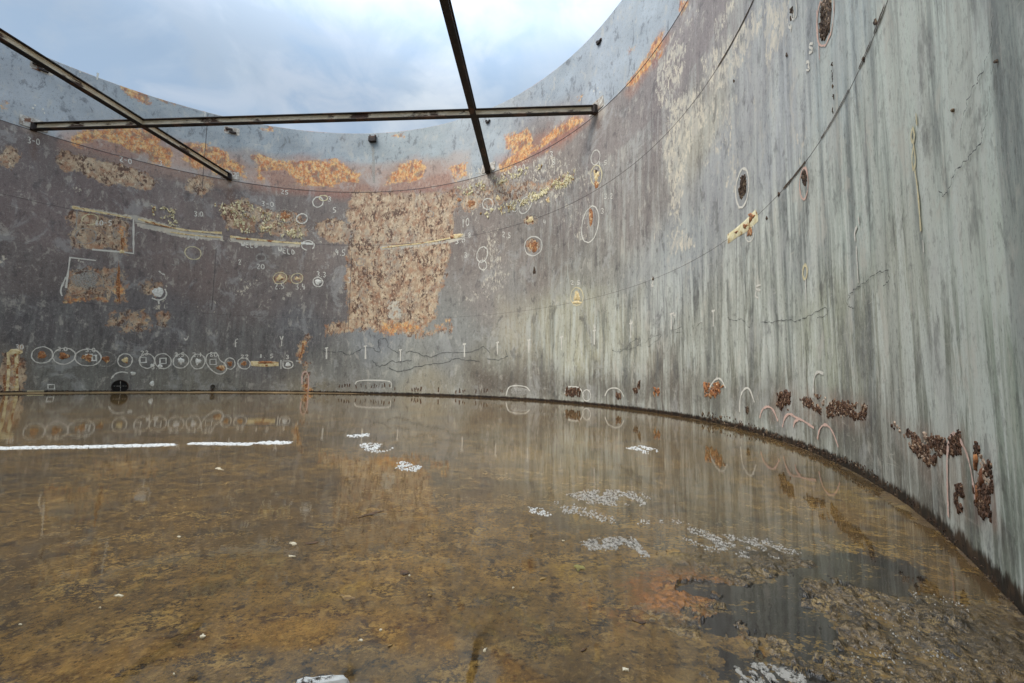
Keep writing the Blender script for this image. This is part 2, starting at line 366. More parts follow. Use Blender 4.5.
# ---- simple procedural materials
def simple(name, c1, c2, scale=8, rough=.6, lo=.4, hi=.6, stretch=(1, 1, 1), bump=.3, bd=.01, spec=.4, c3=None, metal=0):
    t = NT(name); co = t.n('ShaderNodeTexCoord').outputs['Object']
    v = t.vec(co, stretch); n = t.noise(v, scale, 6, .7)
    c = t.mix(t.ss(n, lo, hi), lin(c1), lin(c2))
    if c3: c = t.mix(t.ss(t.noise(v, scale*.37, 5, .7), .54, .62), c, lin(c3))
    t.bsdf(c, rough, n, bump, bd, spec=spec, metal=metal)
    return t.m
def chalk_mat(name, c, keep=.38):
    t = NT(name); co = t.n('ShaderNodeTexCoord').outputs['Object']
    n = t.noise(co, 26, 5, .75)
    p = t.bsdf(t.mix(t.ss(n, .4, .6), lin(c), [x*.75 for x in lin(c)]), .85, spec=.2)
    tr = t.n('ShaderNodeBsdfTransparent'); mx = t.n('ShaderNodeMixShader')
    t.set(mx.inputs[0], t.ss(n, keep-.07, keep+.05)); t.t.links.new(tr.outputs[0], mx.inputs[1]); t.t.links.new(p.outputs[0], mx.inputs[2])
    t.t.links.new(mx.outputs[0], t.out.inputs[0])
    return t.m
M = dict(
    chalk=chalk_mat('white_chalk', (226,224,214)), chalky=chalk_mat('yellow_chalk', (224,214,176)), chalkp=chalk_mat('pink_chalk', (222,190,176), .40), faint=chalk_mat('worn_chalk', (190,188,180), .5),
    white=simple('white_primer_dab', (232,232,226), (196,196,186), 10),
    pad=simple('pale_weld_pad', (206,202,192), (150,140,128), 6, c3=(120,84,62)),
    rspot=simple('rust_spot_metal', (176,122,78), (112,72,50), 12, .8, c3=(214,186,142)),
    cream=simple('cream_ground_patch', (226,212,170), (202,178,128), 8, .7, c3=(150,96,56)),
    tape=simple('bare_ground_strip', (226,220,188), (206,196,152), 9, .7, c3=(150,112,60)),
    dark=simple('dark_pitting', (44,34,30), (84,66,50), 22, .85, bump=.9, bd=.02, c3=(120,104,84)),
    seam=simple('weld_bead', (60,54,54), (96,90,88), 3, .6),
    crack=chalk_mat('dark_paint_edge_line', (92,96,96), .47),  # dark line along the edge of an old coating
    crust=simple('brown_rust_crust', (50,34,26), (98,70,52), 26, .8, bump=.8, bd=.01, c3=(150,124,100)),
    black=simple('black_opening', (8,7,7), (16,14,12), 5, .9),
    web=simple('cream_beam_paint', (240,226,198), (214,196,164), 1.6, .6, stretch=(1, 1, 3), c3=(84,58,42)),
    flange=simple('dark_rusted_flange', (40,32,28), (26,22,20), 3, .7, c3=(74,50,36)),
    bracket=simple('dark_steel_bracket', (52,42,38), (34,28,26), 8, .7, c3=(90,62,46)),
)

# ---- marks that follow the curved shell
def smooth_path(P, n=3):
    for _ in range(n):
        Q = [P[0]]
        for a, b in zip(P, P[1:]):
            Q += [(a[0]*.75+b[0]*.25, a[1]*.75+b[1]*.25), (a[0]*.25+b[0]*.75, a[1]*.25+b[1]*.75)]
        P = Q+[P[-1]]
    return P
def ribbon_bm(bm, P, w, closed=False, inset=.007, jit=.45, zfix=None):
    """P: survey points, w: line width in survey units"""
    pts = []
    for (a, b) in P:
        s, z, r = wall_at(a, b); pts.append((s, zfix if zfix else z, r/F*(1+.7*min(1, max(0, (a-620)/200)))))
    if closed: pts.append(pts[0])
    Q = []
    for a, b in zip(pts, pts[1:]):
        L = math.hypot(a[0]-b[0], a[1]-b[1]); k = max(1, int(L/.25))
        for i in range(k): Q.append(tuple(a[j]+(b[j]-a[j])*i/k for j in range(3)))
    Q.append(pts[-1]); vs = []
    for i, p in enumerate(Q):
        if closed and i == len(Q)-1: vs.append(vs[0]); break
        a = Q[i-1] if i else (Q[-2] if closed else p); b = Q[(i+1)] if i < len(Q)-1 else p
        dx, dz = b[0]-a[0], b[1]-a[1]; L = math.hypot(dx, dz)+1e-9
        ww = w*p[2]*.44*(1+random.uniform(-jit, jit)); nx, nz = -dz/L*ww, dx/L*ww
        vs.append((bm.verts.new(w3(p[0]+nx, p[1]+nz, inset)), bm.verts.new(w3(p[0]-nx, p[1]-nz, inset))))
    for a, b in zip(vs, vs[1:]):
        try: bm.faces.new((a[0], b[0], b[1], a[1]))
        except ValueError: pass
def line(name, P, w=1.2, mat='chalk', closed=False, label=None, parent=None, smooth=2, inset=.007, zfix=None):
    bm = bmesh.new(); paths = P if isinstance(P[0], list) else [P]
    for p in paths:
        if smooth and len(p) > 2 and not closed: p = smooth_path(p, smooth)
        ribbon_bm(bm, p, w, closed, inset, zfix=zfix)
    return bm_obj(name, bm, M[mat], parent or wall, label)
def blob(name, u, v, a, b, mat, rot=0, rough=.25, inset=.012, parent=None, n=22, label=None, pts=None):
    """a low domed irregular patch lying on the shell"""
    bm = bmesh.new(); s0, z0, r0 = wall_at(u, v); ph = random.uniform(0, 9); rings = []
    base = pts or ell(u, v, a, b, n, rot); n = len(base)
    for k, f in ((0, 1.0), (1, .8), (2, .4)):
        ring = []
        for i, (x, y) in enumerate(base):
            w = 1+rough*math.sin(3*i*6.283/n+ph)*.4+random.uniform(-rough, rough)*.5
            s, z, r = wall_at(u+(x-u)*f*w, v+(y-v)*f*w)
            ring.append(bm.verts.new(w3(s, z, .002+inset*(0, .8, 1)[k])))
        rings.append(ring)
    for A, B in zip(rings, rings[1:]):
        for i in range(n): bm.faces.new((A[i], A[(i+1) % n], B[(i+1) % n], B[i]))
    bm.faces.new(rings[-1])
    return bm_obj(name, bm, M[mat], parent or wall, label, smooth=True)
def circ(u, v, a, b=None, mat='chalk', w=1.1, rot=0, spot=None, k=.5, gap=0):
    b = b or a
    n = 26; ph = random.uniform(0, 6.28)
    P = []
    for i in range(n):
        t = ph+2*math.pi*i/n*(1-gap)
        rr = 1+.05*math.sin(2*t+ph)+random.uniform(-.03, .03)
        x, y = a*math.cos(t)*rr, b*math.sin(t)*rr
        P.append((u+x*math.cos(rot)-y*math.sin(rot), v+x*math.sin(rot)+y*math.cos(rot)))
    o = line('chalk_circle', P, w, mat, closed=(gap == 0), smooth=0)
    if spot: blob('rust_spot', u, v, a*k, b*k, spot, rot, .5, parent=o)
    return o
G = {'0': [[(.5,0),(.1,.25),(.1,.75),(.5,1),(.9,.75),(.9,.25),(.5,0)]], '1': [[(.5,0),(.5,1)]], '2': [[(.1,.2),(.5,0),(.9,.25),(.1,1),(.9,1)]],
     '3': [[(.1,.1),(.6,0),(.85,.25),(.4,.48),(.9,.7),(.6,1),(.1,.9)]], '4': [[(.3,0),(.1,.55),(.9,.55)], [(.7,.2),(.65,1)]], '5': [[(.9,0),(.2,0),(.15,.45),(.8,.5),(.8,.9),(.1,1)]],
     '6': [[(.7,0),(.15,.5),(.2,.95),(.75,.95),(.75,.55),(.2,.6)]], '8': [[(.5,.5),(.1,.25),(.5,0),(.9,.25),(.1,.75),(.5,1),(.9,.75),(.5,.5)]], '.': [[(.4,.9),(.6,1)]], '-': [[(.15,.5),(.85,.5)]],
     'W': [[(0,0),(.25,1),(.5,.3),(.75,1),(1,0)]], 'E': [[(.85,0),(.15,0),(.1,.5),(.15,1),(.85,1)], [(.15,.5),(.7,.5)]], 'L': [[(.2,0),(.15,1),(.85,1)]], 'D': [[(.15,0),(.15,1),(.8,.75),(.75,.2),(.15,0)]],
     'T': [[(.1,.1),(.9,.05)], [(.5,.05),(.5,1)]], 'Y': [[(.1,0),(.5,.45),(.9,0)], [(.5,.45),(.5,1)]], 'V': [[(.1,.3),(.4,.9),(.9,0)]], 'C': [[(.9,.1),(.3,.1),(.15,.6),(.4,1),(.9,.9)]], 'F': [[(.9,0),(.2,.05),(.25,1)], [(.2,.5),(.7,.45)]], 'U':[[(.1,0),(.15,.85),(.6,1),(.85,.7),(.85,0)]]}
def text(u, v, s, h=7, wd=4.2, mat='chalk', w=.95, slope=0, name='chalk_lettering', vert=False, squeeze=1):
    bm = bmesh.new(); x = -len(s)*wd*.5
    for i, chn in enumerate(s):
        cw = wd*.45 if chn == '.' else wd
        for path in G.get(chn, []):
            P = [(u+x+p[0]*cw*.8, v-h/2+p[1]*h+(x+p[0]*cw)*slope) for p in path]
            if vert: P = [(u-h/2*squeeze+p[1]*h*squeeze, v+x+p[0]*cw*.8) for p in path]
            ribbon_bm(bm, smooth_path(P, 1), w, False)
        x += cw
    return bm_obj(name, bm, M[mat], wall)

# ---- weld seams (half-round beads round the whole shell)
def ring_bead(z, rad, s0=0, s1=None, mat='seam', name='weld_seam', n=560):
    bm = bmesh.new(); s1 = s1 or full; closed = abs(s1-s0-full) < 1e-6; prev = first = None
    for i in range(n+(0 if closed else 1)):
        s = s0+(s1-s0)*i/n
        ring = [bm.verts.new(w3(s, z+rad*math.cos(a), -.002+rad*.8*math.sin(a))) for a in (0, math.pi/4, math.pi/2, 3*math.pi/4, math.pi)]
        if prev:
            for k in range(4): bm.faces.new((prev[k], prev[k+1], ring[k+1], ring[k]))
        prev = ring; first = first or ring
    if closed:
        for k in range(4): bm.faces.new((prev[k], prev[k+1], first[k+1], first[k]))
    return bm_obj(name, bm, M[mat], wall, smooth=True)
ring_bead(Z1, .006); ring_bead(Z2, .010); ring_bead(Z3, .016)
def vbead(u, v0, v1, rad=.015):
    s = wall_at(u, (v0+v1)/2)[0]; bm = bmesh.new(); za, zb = wall_at(u, v1)[1], wall_at(u, v0)[1]; prev = None
    for i in range(9):
        z = za+(zb-za)*i/8
        ring = [bm.verts.new(w3(s+rad*math.cos(a), z, -.002+rad*.7*math.sin(a))) for a in (0, math.pi/3, 2*math.pi/3, math.pi)]
        if prev:
            for k in range(3): bm.faces.new((prev[k], prev[k+1], ring[k+1], ring[k]))
        prev = ring
    bm_obj('vertical_weld', bm, M['seam'], wall)
vbead(205, 113, 190); vbead(350, 252, 330); vbead(214, 248, 310)
# rim: stiffening curb all round the top, outer skin gives the shell its thickness
bm = bmesh.new(); n = 480; prof = [(0, ZT), (-.012, ZT+.02), (-.05, ZT+.02), (-.05, -.02)]
rings = [[bm.verts.new(w3(full*i/n, z, ins)) for ins, z in prof] for i in range(n)]
for i in range(n):
    a, b = rings[i], rings[(i+1) % n]
    for k in range(len(prof)-1): bm.faces.new((a[k], a[k+1], b[k+1], b[k]))
bm_obj('top_rim', bm, simple('rim_steel', (150,150,148), (110,96,84), 2, c3=(160,100,60)), wall)

# ---- circled spots near the foot of the far wall
row = [(42,355,10.2,8.6,'rspot'),(64,356,11,8.4,'rspot'),(88,357.5,12.5,8.8,'rspot'),(106,359,9.5,7.8,'rspot'),(125,360.5,7.6,6.6,'cream'),(147,361,7.5,7.6,None),(163,361,8,7.8,None),(181,361,7.8,7.2,'white'),(198,361.5,7.4,7.2,'white'),(230,363.5,5.4,5.4,'rspot'),(244,363.5,6.2,5.6,'rspot')]
for (a, b, c, d, sp) in row: circ(a, b, c, d, 'faint' if a in (106,) else 'chalk', 1.05, spot=sp, k=.42)
for a, b in ((143,360),(163,361),(89,357),(93,358),(213,362)):
    line('chalk_square', [(a-3,b-2.6),(a+3,b-2.8),(a+3.2,b+2.4),(a-3,b+2.6)], 1.5, 'white', closed=True, smooth=0)
line('chalk_loop', [(206,358),(208,353),(218,353),(219,360),(226,364),(227,371),(220,375),(212,371),(206,363),(206,358)], 1.1)
blob('rust_spot', 221, 368, 4.5, 2.6, 'rspot'); blob('white_dab', 133, 373.5, 2.6, 1.9, 'white'); blob('white_dab', 152, 383.5, 2.4, 2.6, 'white'); blob('white_dab', 152, 365.5, 2, 1.8, 'white'); blob('white_dab', 160, 366, 2.6, 1.6, 'white')
line('chalk_square', [(48,384.5),(54.5,384.5),(54.5,389),(48,389)], 1.4, 'white', closed=True, smooth=0)
blob('ground_bar', 265, 364, 13, 3.3, 'cream', pts=[(251,361),(262,361.5),(278,362),(279,366),(265,367),(251,366)], rough=.05)
blob('rust_spot', 266, 362.5, 11, 1.4, 'rspot', inset=.02)
line('chalk_square', [(283,361),(293,361),(293,368),(283,368.5),(283,361)], 1, 'chalk'); blob('white_dab', 288, 364.5, 2.6, 2.2, 'white')
line('chalk_bracket', [[(296,361),(301,361),(301,364)], [(281,360),(281,369)]], 1, 'chalk', smooth=0)
for a, b, s, h in ((20,347,'30',5),(64,349,'3.0',4),(92,350,'3.0',4),(145,353,'23',4.5),(181,354.5,'2.5',4),(199,354.5,'2.1',4),(214,354.5,'80',5),(245,356.5,'22',3.5),(268,356,'1.75',3.8),(158,367,'3.5',4),(288,357,'3',4)):
    text(a, b, s, h, 4.4)
# mid wall of the far side
for a, b, s, h, sl in ((193,237.5,'3-0',4.5,.1),(250,245,'WELD',5,.08),(287,251,'WELD',5,.2),(342,252.5,'4.5',6,.1),(281,286,'2.5',6,0),(302,286.5,'3.4',6,0),(323,274.5,'3.3',5,.1),(261,266.5,'20',5,.1),(34,141,'3-0',6.5,.2),
                    (126,160,'2-0',5,.3),(161,163,'3',5,0),(104,223,'80-5',5,0),(285,192,'25',4,.2),(268,204,'3-0',5,.1),(330,199,'3',5,0),(335,210,'5',5,0),(462,241,'3.0',3.5,-.2),(577,282.5,'2.5',4,0),(604,163,'3.5',4,-.2),(603,211,'3',5,0),
                    (552,154,'3',5,0),(554,162,'8',6,0),(468,222,'10X',8,-.3)):
    text(a, b, s, h, 4.4, slope=sl)
circ(193,253,8,6.5,'chalky',1,rot=.15); circ(318,202,5.3,5,'chalk',1.2); circ(323.5,198,4,2.8,'chalky',1.1); circ(302,218.6,5.2,5,'chalk',1.2); circ(285,216,9.5,6.5,'faint',1,spot='rspot')
circ(308,245.5,6,5,'chalk',1.1,gap=.12); line('ground_bar', [(301,243),(307,243.5),(313,244)], 2.4, 'white'); circ(280,278,7,5.5,'chalky',.9,spot='cream'); circ(297,278.5,6,5,'chalky',.9,spot='cream',k=.35); circ(318,282,4.9,4.6,'chalk',1.3)
blob('white_dab', 318, 282, 3.2, 3, 'white'); circ(261,257.5,4.6,3.8,'faint',1.3); blob('white_dab', 158, 292, 5.4, 4.8, 'white', label='round white painted dab in a chalk ring')
line('chalk_loop', [(165,289),(167,294),(164,299),(158,300.5),(152,298)], 1.3, 'chalk'); line('chalk_tick', [(158.5,301),(159,304)], 1.6); line('chalk_tick', [(159,271),(162,274),(165,274.5)], 1.2)
# framed repair squares
line('chalk_frame', [(133.5,219),(133.5,253.5),(122,252),(92,249.5)], 1.6, 'chalk', smooth=0); line('chalk_frame', [(77,210),(76,232)], 1, 'faint', smooth=0); line('ground_bar', [(72,207),(82,209),(96,211.5)], 3, 'cream'); line('ground_bar', [(96,211.5),(112,214.5),(131,218)], 1.8, 'cream')
line('chalk_frame', [(96,260.5),(70,257.5),(66,288)], 1.5, 'chalk', smooth=0); line('chalk_frame', [(66,277),(60,290),(62,296)], 1.3, 'chalk'); blob('white_dab', 85, 280, 13.5, 8, 'faint', rough=.3, inset=.006)
line('chalk_loop', [(71,274),(80,270),(95,271),(103,279),(104,287)], 1, 'faint'); circ(90,219.5,8,5.5,'chalky',1,gap=.1); circ(86,236,10,8,'faint',1.2); circ(119,233,6,6,'faint',1)
blob('rust_streak', 118.5, 283, 1.8, 18, 'rspot', rough=.6); blob('rust_streak', 122.5, 243, 1.6, 8, 'rspot', rough=.6); blob('cream_dab', 122, 251.5, 3, 2, 'cream'); blob('cream_dab', 117.5, 300.5, 2, 1.4, 'cream')
for a, b, c, d, m_, sp in ((459,200,4,3.5,'faint','rspot'),(463,214,5,4,'faint',None),(498,198,4,5,'faint','cream'),(508,222,3,4.5,'faint',None),(514,207,3.5,4.5,'chalk',None),(548,200,3.5,5,'faint','cream'),(556,230,3.5,5,'faint',None),(478,176,3,3,'faint',None),(430,214,4,3,'faint',None),(360,262,4,4,'faint',None),(247,215,4,3,'faint',None),(263,228,5,3.5,'faint','cream'),(330,226,4,3,'faint',None),(140,235,4,3,'faint',None),(175,262,4,3,'faint',None),(620,188,3,7,'faint',None),(640,225,3,7,'faint',None)):
    circ(a, b, c, d, m_, 1.0, random.uniform(-.3, .3), sp, gap=random.choice((0, .2)))
for a, b, sx_ in ((470,235,'8'),(466,255,'3'),(520,168,'3-0'),(508,235,'2.5'),(545,222,'4'),(350,280,'3'),(240,262,'2'),(200,214,'3.0'),(610,196,'3.2')): text(a, b, sx_, 5, 4, w=.9, slope=random.uniform(-.2, .2))
# ground strips along the middle seam
for P, w in (([(138,219),(150,222),(168,227),(190,231),(222,233)], 2.2), ([(170,232),(190,235),(221,237.5)], 1.6), ([(230,236.5),(250,239),(280,242),(301,243.5)], 2.4)): line('ground_bar', P, w, 'cream')
line('rust_streak', [(145,222),(160,225.5),(172,228)], 1.1, 'rspot', inset=.02); line('rust_streak', [(236,238.6),(250,239.8)], 1.3, 'rspot', inset=.02)
line('ground_bar', [(382,248),(395,246),(425,243),(455,237)], 1.8, 'cream'); blob('ground_bar', 457, 236, 6, 2.2, 'cream', rot=-.2); blob('rust_spot', 452, 237, 2.2, 1.6, 'rspot', inset=.02)
# rings between the beams and the right wall
for a in ((480,190,5,7,'faint',1,.3,None),(487.8,204,5,5.7,'chalk',1.1,0,None),(471,203.5,7,7,'faint',1,0,'rspot'),(525.4,205,5.6,8.8,'chalk',1.1,.4,None),(530.5,220,7.2,5.6,'faint',1,-.4,'cream'),(533.4,246,8.6,9.8,'chalk',1.2,0,'rspot'),
          (534.3,271,2.8,7,'faint',.9,0,'dark'),(482.3,254.5,5,8.2,'chalk',1.2,.3,None),(482.8,265,4,4.8,'chalk',1.1,0,None),(577,296.5,6,9.4,'chalky',1.3,.05,'cream'),(595.6,157.4,4.2,7.6,'chalk',1.2,.25,None),(596.4,175.3,5.4,10.3,'chalky',1.4,0,'cream'),
          (590.3,224.5,8.3,18,'chalk',1.3,.12,None),(742.6,188,6.4,19.5,'chalk',1.9,.12,None),(804.4,183.5,4.5,15,'chalkp',1.7,.02,None),(750,232,4.6,9.5,'chalk',1.1,.1,'rspot')): circ(a[0], a[1], a[2], a[3], a[4], a[5], a[6], a[7])
blob('cream_dab', 577, 302.5, 5, 1.5, 'cream'); blob('rust_streak', 591, 217, 2, 9, 'rspot'); line('chalk_loop', [(584,214),(587,207),(592,205),(596,212),(597,222)], 1, 'faint'); blob('rust_spot', 596.5, 184.5, 2.4, 3.6, 'rspot'); blob('rust_spot', 596.3, 171.5, 1.2, 2.2, 'dark', inset=.02)
blob('ground_strip', 742, 227, 16, 6, 'tape', pts=[(727.3,234.5),(735,229),(745,220.5),(755.5,209.5),(758,215),(758.5,221),(748,231),(737,237.5),(727.8,244)], rough=.03, label='pale ground strip slanting up across the seam')
for p in ((752,217,3.0,4.5,.2),(746,226,2.6,2.4,-.6),(737,232,2.0,1.2,-.6)): blob('rust_spot', p[0], p[1], p[2], p[3], 'rspot', rot=p[4], inset=.022, rough=.8)
blob('yellow_ground_area', 0, 0, 0, 0, 'tape', pts=[(566,178),(572,176),(570,184),(562,190),(556,192),(560,184)], rough=.3) if False else None
# pitted ovals (bundles of real pits and scabs)
def crust(u0, v0, a, b, n, size, mat='crust', rot=0, name='rust_crust', poly=None, tall=3.0, label=None, thick=.35):  # cluster of small raised scabs and flakes on the shell
    bm = bmesh.new(); poly = poly or ell(u0, v0, a, b, 16, rot)
    us = [p[0] for p in poly]; vs = [p[1] for p in poly]
    P = np.array(poly); k = 0; tries = 0
    while k < n and tries < n*40:
        tries += 1
        x = random.uniform(min(us), max(us)); y = random.uniform(min(vs), max(vs))
        d = float(sdpoly(np.array([x]), np.array([y]), poly)[0])
        if d < random.uniform(-.6, 1.2)*size*.6: continue
        if vnoise(np.array([x/size/2.6]), np.array([y/size/4.0]), 9)[0] < .42: continue
        k += 1
        s, z, r = wall_at(x, y); px = r/F*size*random.uniform(.55, 1.6); pz = px*random.uniform(.7, tall)
        ca, sa = math.cos(.5*random.uniform(-1, 1)), math.sin(.5*random.uniform(-1, 1)); m = 7; ring = []; top = []
        hgt = min(px*thick, .03)*random.uniform(.5, 1.3); tilt = random.uniform(-.5, .9)
        for i in range(m):
            t = 6.283*i/m; rr = random.uniform(.6, 1.15); dx, dz = px*.5*rr*math.cos(t), pz*.5*rr*math.sin(t); dx, dz = dx*ca-dz*sa, dx*sa+dz*ca
            ring.append(bm.verts.new(w3(s+dx, z+dz, -.001))); top.append(bm.verts.new(w3(s+dx*.75, z+dz*.75, hgt*(1+tilt*math.sin(t)*.8)+.002)))
        for i in range(m): bm.faces.new((ring[i], ring[(i+1) % m], top[(i+1) % m], top[i]))
        bm.faces.new(top)
    return bm_obj(name, bm, M[mat], wall, label)
M['pale'] = simple('pale_crust_edge', (176,158,140), (128,108,92), 18, .8, bump=.6)
crust(742.6, 187, 3.6, 11, 90, 2.0, 'dark', .12, 'pitted_oval'); blob('pitted_oval', 742.6, 188, 3.2, 11.5, 'dark', rot=.12, inset=.006, rough=.3); blob('pitted_oval', 804.6, 177, 2.2, 8.5, 'dark', inset=.006, rough=.3); blob('pitted_oval', 826, 16, 5.4, 25, 'dark', rot=.08, inset=.008, rough=.2)
crust(804.6, 177, 2.4, 8, 70, 1.8, 'dark', 0, 'pitted_oval'); crust(826, 16, 5.2, 24, 260, 2.6, 'dark', .1, 'pitted_oval', label='large dark pitted oval high on the right side of the shell')
crust(826, 16, 5.2, 24, 90, 2.2, 'pale', .1, 'pitted_oval')
circ(826, 17, 8.2, 29, 'chalkp', 1.9, .08); line('chalk_stroke', [(817,10),(819,40),(820,60)], 1, 'chalkp')
crust(792, 14, 1.6, 7, 22, 1.8, 'dark'); line('chalk_stroke', [(796,0),(798,14),(794,20)], 1.1)
text(791, 27, '4', 9, 5, w=1.8); text(793.5, 16, '0', 7, 3.5, w=1.6); text(809, 66, '3', 9, 6, w=1.7); text(810, 58, '.', 6, 4); text(812, 48, '5', 9, 6, w=1.7)
for a, b in ((832,66),(832.5,78),(833,90),(833.5,98),(833,108)): crust(a, b, .8, 5, 9, 1.0, 'dark', name='pitting_speck')
for a, b, c in ((787,55,1.4),(734,81,1.2),(767,218,1.2),(876,22,2.4),(864,59,1.8),(779,194,1.6),(954,110,1.3),(653,279,1.3),(998,61,1.2)): blob('dark_pit', a, b, c*.7, c*1.4, 'dark', rough=.6)
for P, w_, z_ in (([(886,0),(881,12),(875,30)], 2.4, Z1), ([(872,40),(866,56),(860,70)], 1.4, Z1), ([(850,92),(835,121),(822,142)], 1.2, Z1), ([(806,163),(795,178),(784,190)], 1.3, Z1), ([(754,3),(735,38),(718,66)], 1.3, Z2)):
    line('seam_crevice', P, w_, 'dark', inset=.012, zfix=z_)
crust(0,0,0,0,330,1.5,'tape',poly=[(480,212),(500,206),(520,199),(545,187),(562,176),(572,170),(580,176),(566,186),(548,194),(522,208),(500,216),(482,218)],name='lifting_paint_speck')
crust(0,0,0,0,150,1.3,'tape',poly=[(452,188),(480,182),(520,168),(545,164),(540,170),(500,184),(470,196)],name='lifting_paint_speck')
crust(0,0,0,0,260,1.3,'tape',poly=[(215,205),(245,200),(265,212),(300,222),(305,240),(262,236),(228,230)],name='lifting_paint_speck')
crust(0,0,0,0,60,1.3,'tape',poly=[(150,205),(180,210),(182,228),(152,220)],name='lifting_paint_speck')
# inspection strokes on the right shell
line('chalk_stroke', [[(917,113),(918,125)], [(914,127),(911.5,136),(914,144),(916,136),(914,127)], [(915,144),(912.5,158),(914.5,172),(917,162),(915,146)], [(916,170),(919,190),(922,231)]], 2.6, 'chalky')
line('chalk_stroke', [[(924,240),(925,252)]], 1.6, 'chalk'); line('chalk_stroke', [[(859,217),(860,224)], [(858,226),(855,232),(856,241)], [(857,246),(859,283)]], 2.2, 'chalk')
circ(805.4,272,2.2,7,'chalky',2.2); line('chalk_stroke', [(806,279),(806.7,299)], 1.6, 'chalk'); line('chalk_stroke', [[(761,285),(756,286),(757,290),(761,290)], [(757,291),(755,296),(759,298)]], 1.5, 'chalk')
line('chalk_stroke', [[(690,208),(690,214)]], 1, 'faint')
for a, b, h in ((327,353,12),(366,352,14),(401,355,12),(465,350,14),(498,348,13),(529.5,346,14),(562,343,14),(595,337,15),(631.5,330,16),(672,321,17),(714,318,17)):
    text(a, b, 'T', h, 5, w=1.7)
text(282,341,'Y',10,5,w=1); text(187,339,'V',5,6,w=1); text(237,343,'F',8,5,w=1); text(653,282,'2',8,3.5,w=1.5); text(675,315,'4',6,4,w=1.5); text(632,322,'4',5,3.5,w=1.5); text(595,327,'4',5,3.5,w=1.4)
# arches drawn over the foot of the wall
for P, m in (([(506,396),(508,388),(512,385.5),(526,386),(530,391)],'chalk'),([(565,394),(566,387),(571,386.5),(580,387),(584,396)],'chalk'),([(605,396),(608,389),(615,387.5),(621,390),(624,397)],'chalk'),([(709,389),(715,379),(721,378),(726,388)],'chalk'),
             ([(740,412),(740.3,396),(745,388),(750,388),(754.7,402.5)],'chalk'),([(760,418),(762,410),(767,406),(773,408),(778.4,421)],'chalkp'),([(782.8,427),(785,417),(790,413),(796.9,418),(803,420),(814.5,428)],'chalkp'),([(794,427),(795,421),(799,420)],'chalkp'),
             ([(818,439.4),(820,428),(826,423.5),(833,430),(839,447.3)],'chalkp'),([(813.6,398),(814,380),(817,371),(824,373.5)],'chalk'),([(949.7,517),(948.5,480),(948.5,450),(952,436),(956,433)],'chalkp'),([(955,433),(962,440),(969.7,456),(974,478),(977,500)],'chalkp'),
             ([(355,384),(358,380),(388,380.5),(392,383),(391,388)],'chalk'),([(306,392),(310,386.5),(318,386),(323,391)],'faint'),([(324,392),(327,386.5),(332,386)],'faint'),([(111,379),(115,373.5),(122,371.5),(128,373)],'chalk'),([(302,384),(302,373),(307,371),(309,378),(308,392)],'chalkp')):
    line('chalk_arch', P, 1.25 if P[0][0] < 700 else (1.7 if P[0][0] < 900 else 3.0), m)
circ(586.8,395.4,4.2,5.4,'chalk',1)
line('chalk_stroke', [(27,391),(44,391)], .9, 'chalky', smooth=0)
# tangled edges where an old coating stopped
def wobble(P, amp, seg=5):
    Q = []
    for a, b in zip(P, P[1:]):
        for i in range(seg):
            t = i/seg; Q.append((a[0]+(b[0]-a[0])*t+random.uniform(-amp, amp), a[1]+(b[1]-a[1])*t+random.uniform(-amp, amp)))
    return Q+[P[-1]]
for P, am, w in (([(322,351),(342,352),(350,356),(358,350),(368,347),(380,352),(378,340),(386,338),(389,348),(398,353)],1.2,.8),([(405,352),(415,352),(430,357),(445,352),(462,352),(478,350),(483,345),(490,353)],1.2,.8),
                 ([(388,368),(400,372),(412,368),(425,366),(440,363),(455,359),(470,360),(480,362)],1.3,.8),([(372,361),(380,366),(390,362),(402,361),(412,360)],1.5,.8),([(488,358),(500,360),(508,356),(506,350)],1,.7),
                 ([(612,350),(620,352),(627,347),(633,340),(641,338),(640,345),(628,350),(620,349)],1,.9),([(645,343),(652,337),(662,334),(656,342),(648,347)],1,.9),([(673,330),(682,327),(684,332),(676,333)],.8,.9),([(697,326),(702,322),(702,329)],.8,.9),
                 ([(727,318),(735,321),(742,319),(750,327),(753,321)],1,.9),([(762,323),(775,322),(786,320),(795,321),(805,318),(815,312),(826,308),(828,315),(818,318)],1.2,1.0),([(848,306),(850,295),(858,286),(868,281),(880,272),(889,270),(890,278),(884,286)],1.5,1.1),([(848,306),(855,308)],1,1),
                 ([(996,16),(993,40),(985,70),(975,90),(966,110),(962,150)],2.2,1.4),([(996,60),(992,85),(989,110)],1.5,1.1),([(983,142),(975,152),(966,162),(960,168)],1.5,1.8),([(960,165),(950,190),(945,198),(940,190)],2,1.4),([(990,110),(986,130),(982,145)],1.5,1.2)):
    line('old_coating_edge', wobble(P, am), w*(.95 if P[0][0] < 600 else .5), 'crack', smooth=1)
# low inscriptions, stains and rust scabs at the far foot
for u0, u1, v in ((340,390,386),(395,445,389),(450,505,391)):
    bm = bmesh.new(); x = u0
    while x < u1:
        hh = random.uniform(2, 5); yy = v+random.uniform(-1, 1)
        if random.random() < (.8 if u0 == 340 else .45): ribbon_bm(bm, [(x, yy-hh/2), (x+random.uniform(-1, 1), yy+hh/2)], random.uniform(.8, 1.8), inset=.01)
        x += random.uniform(1.8, 3.6)
    bm_obj('rust_run_stain', bm, M['crust'], wall)
for (a, b, c, d) in ((519,391.5,9,4.5),): blob('cream_dab', a, b, c, d, 'faint')
for P in (([566,388,582,396],70),([608,393,621,399],26),([652,387,661,395],22),([634,383,640,392],16),([704,383,724,397],80)):
    q_ = P[0]; crust(0, 0, 0, 0, P[1], 2.0, 'crust' if q_[0] < 640 else 'rspot', poly=[(q_[0],q_[1]),(q_[2],q_[1]+1),(q_[2],q_[3]),(q_[0],q_[3])])
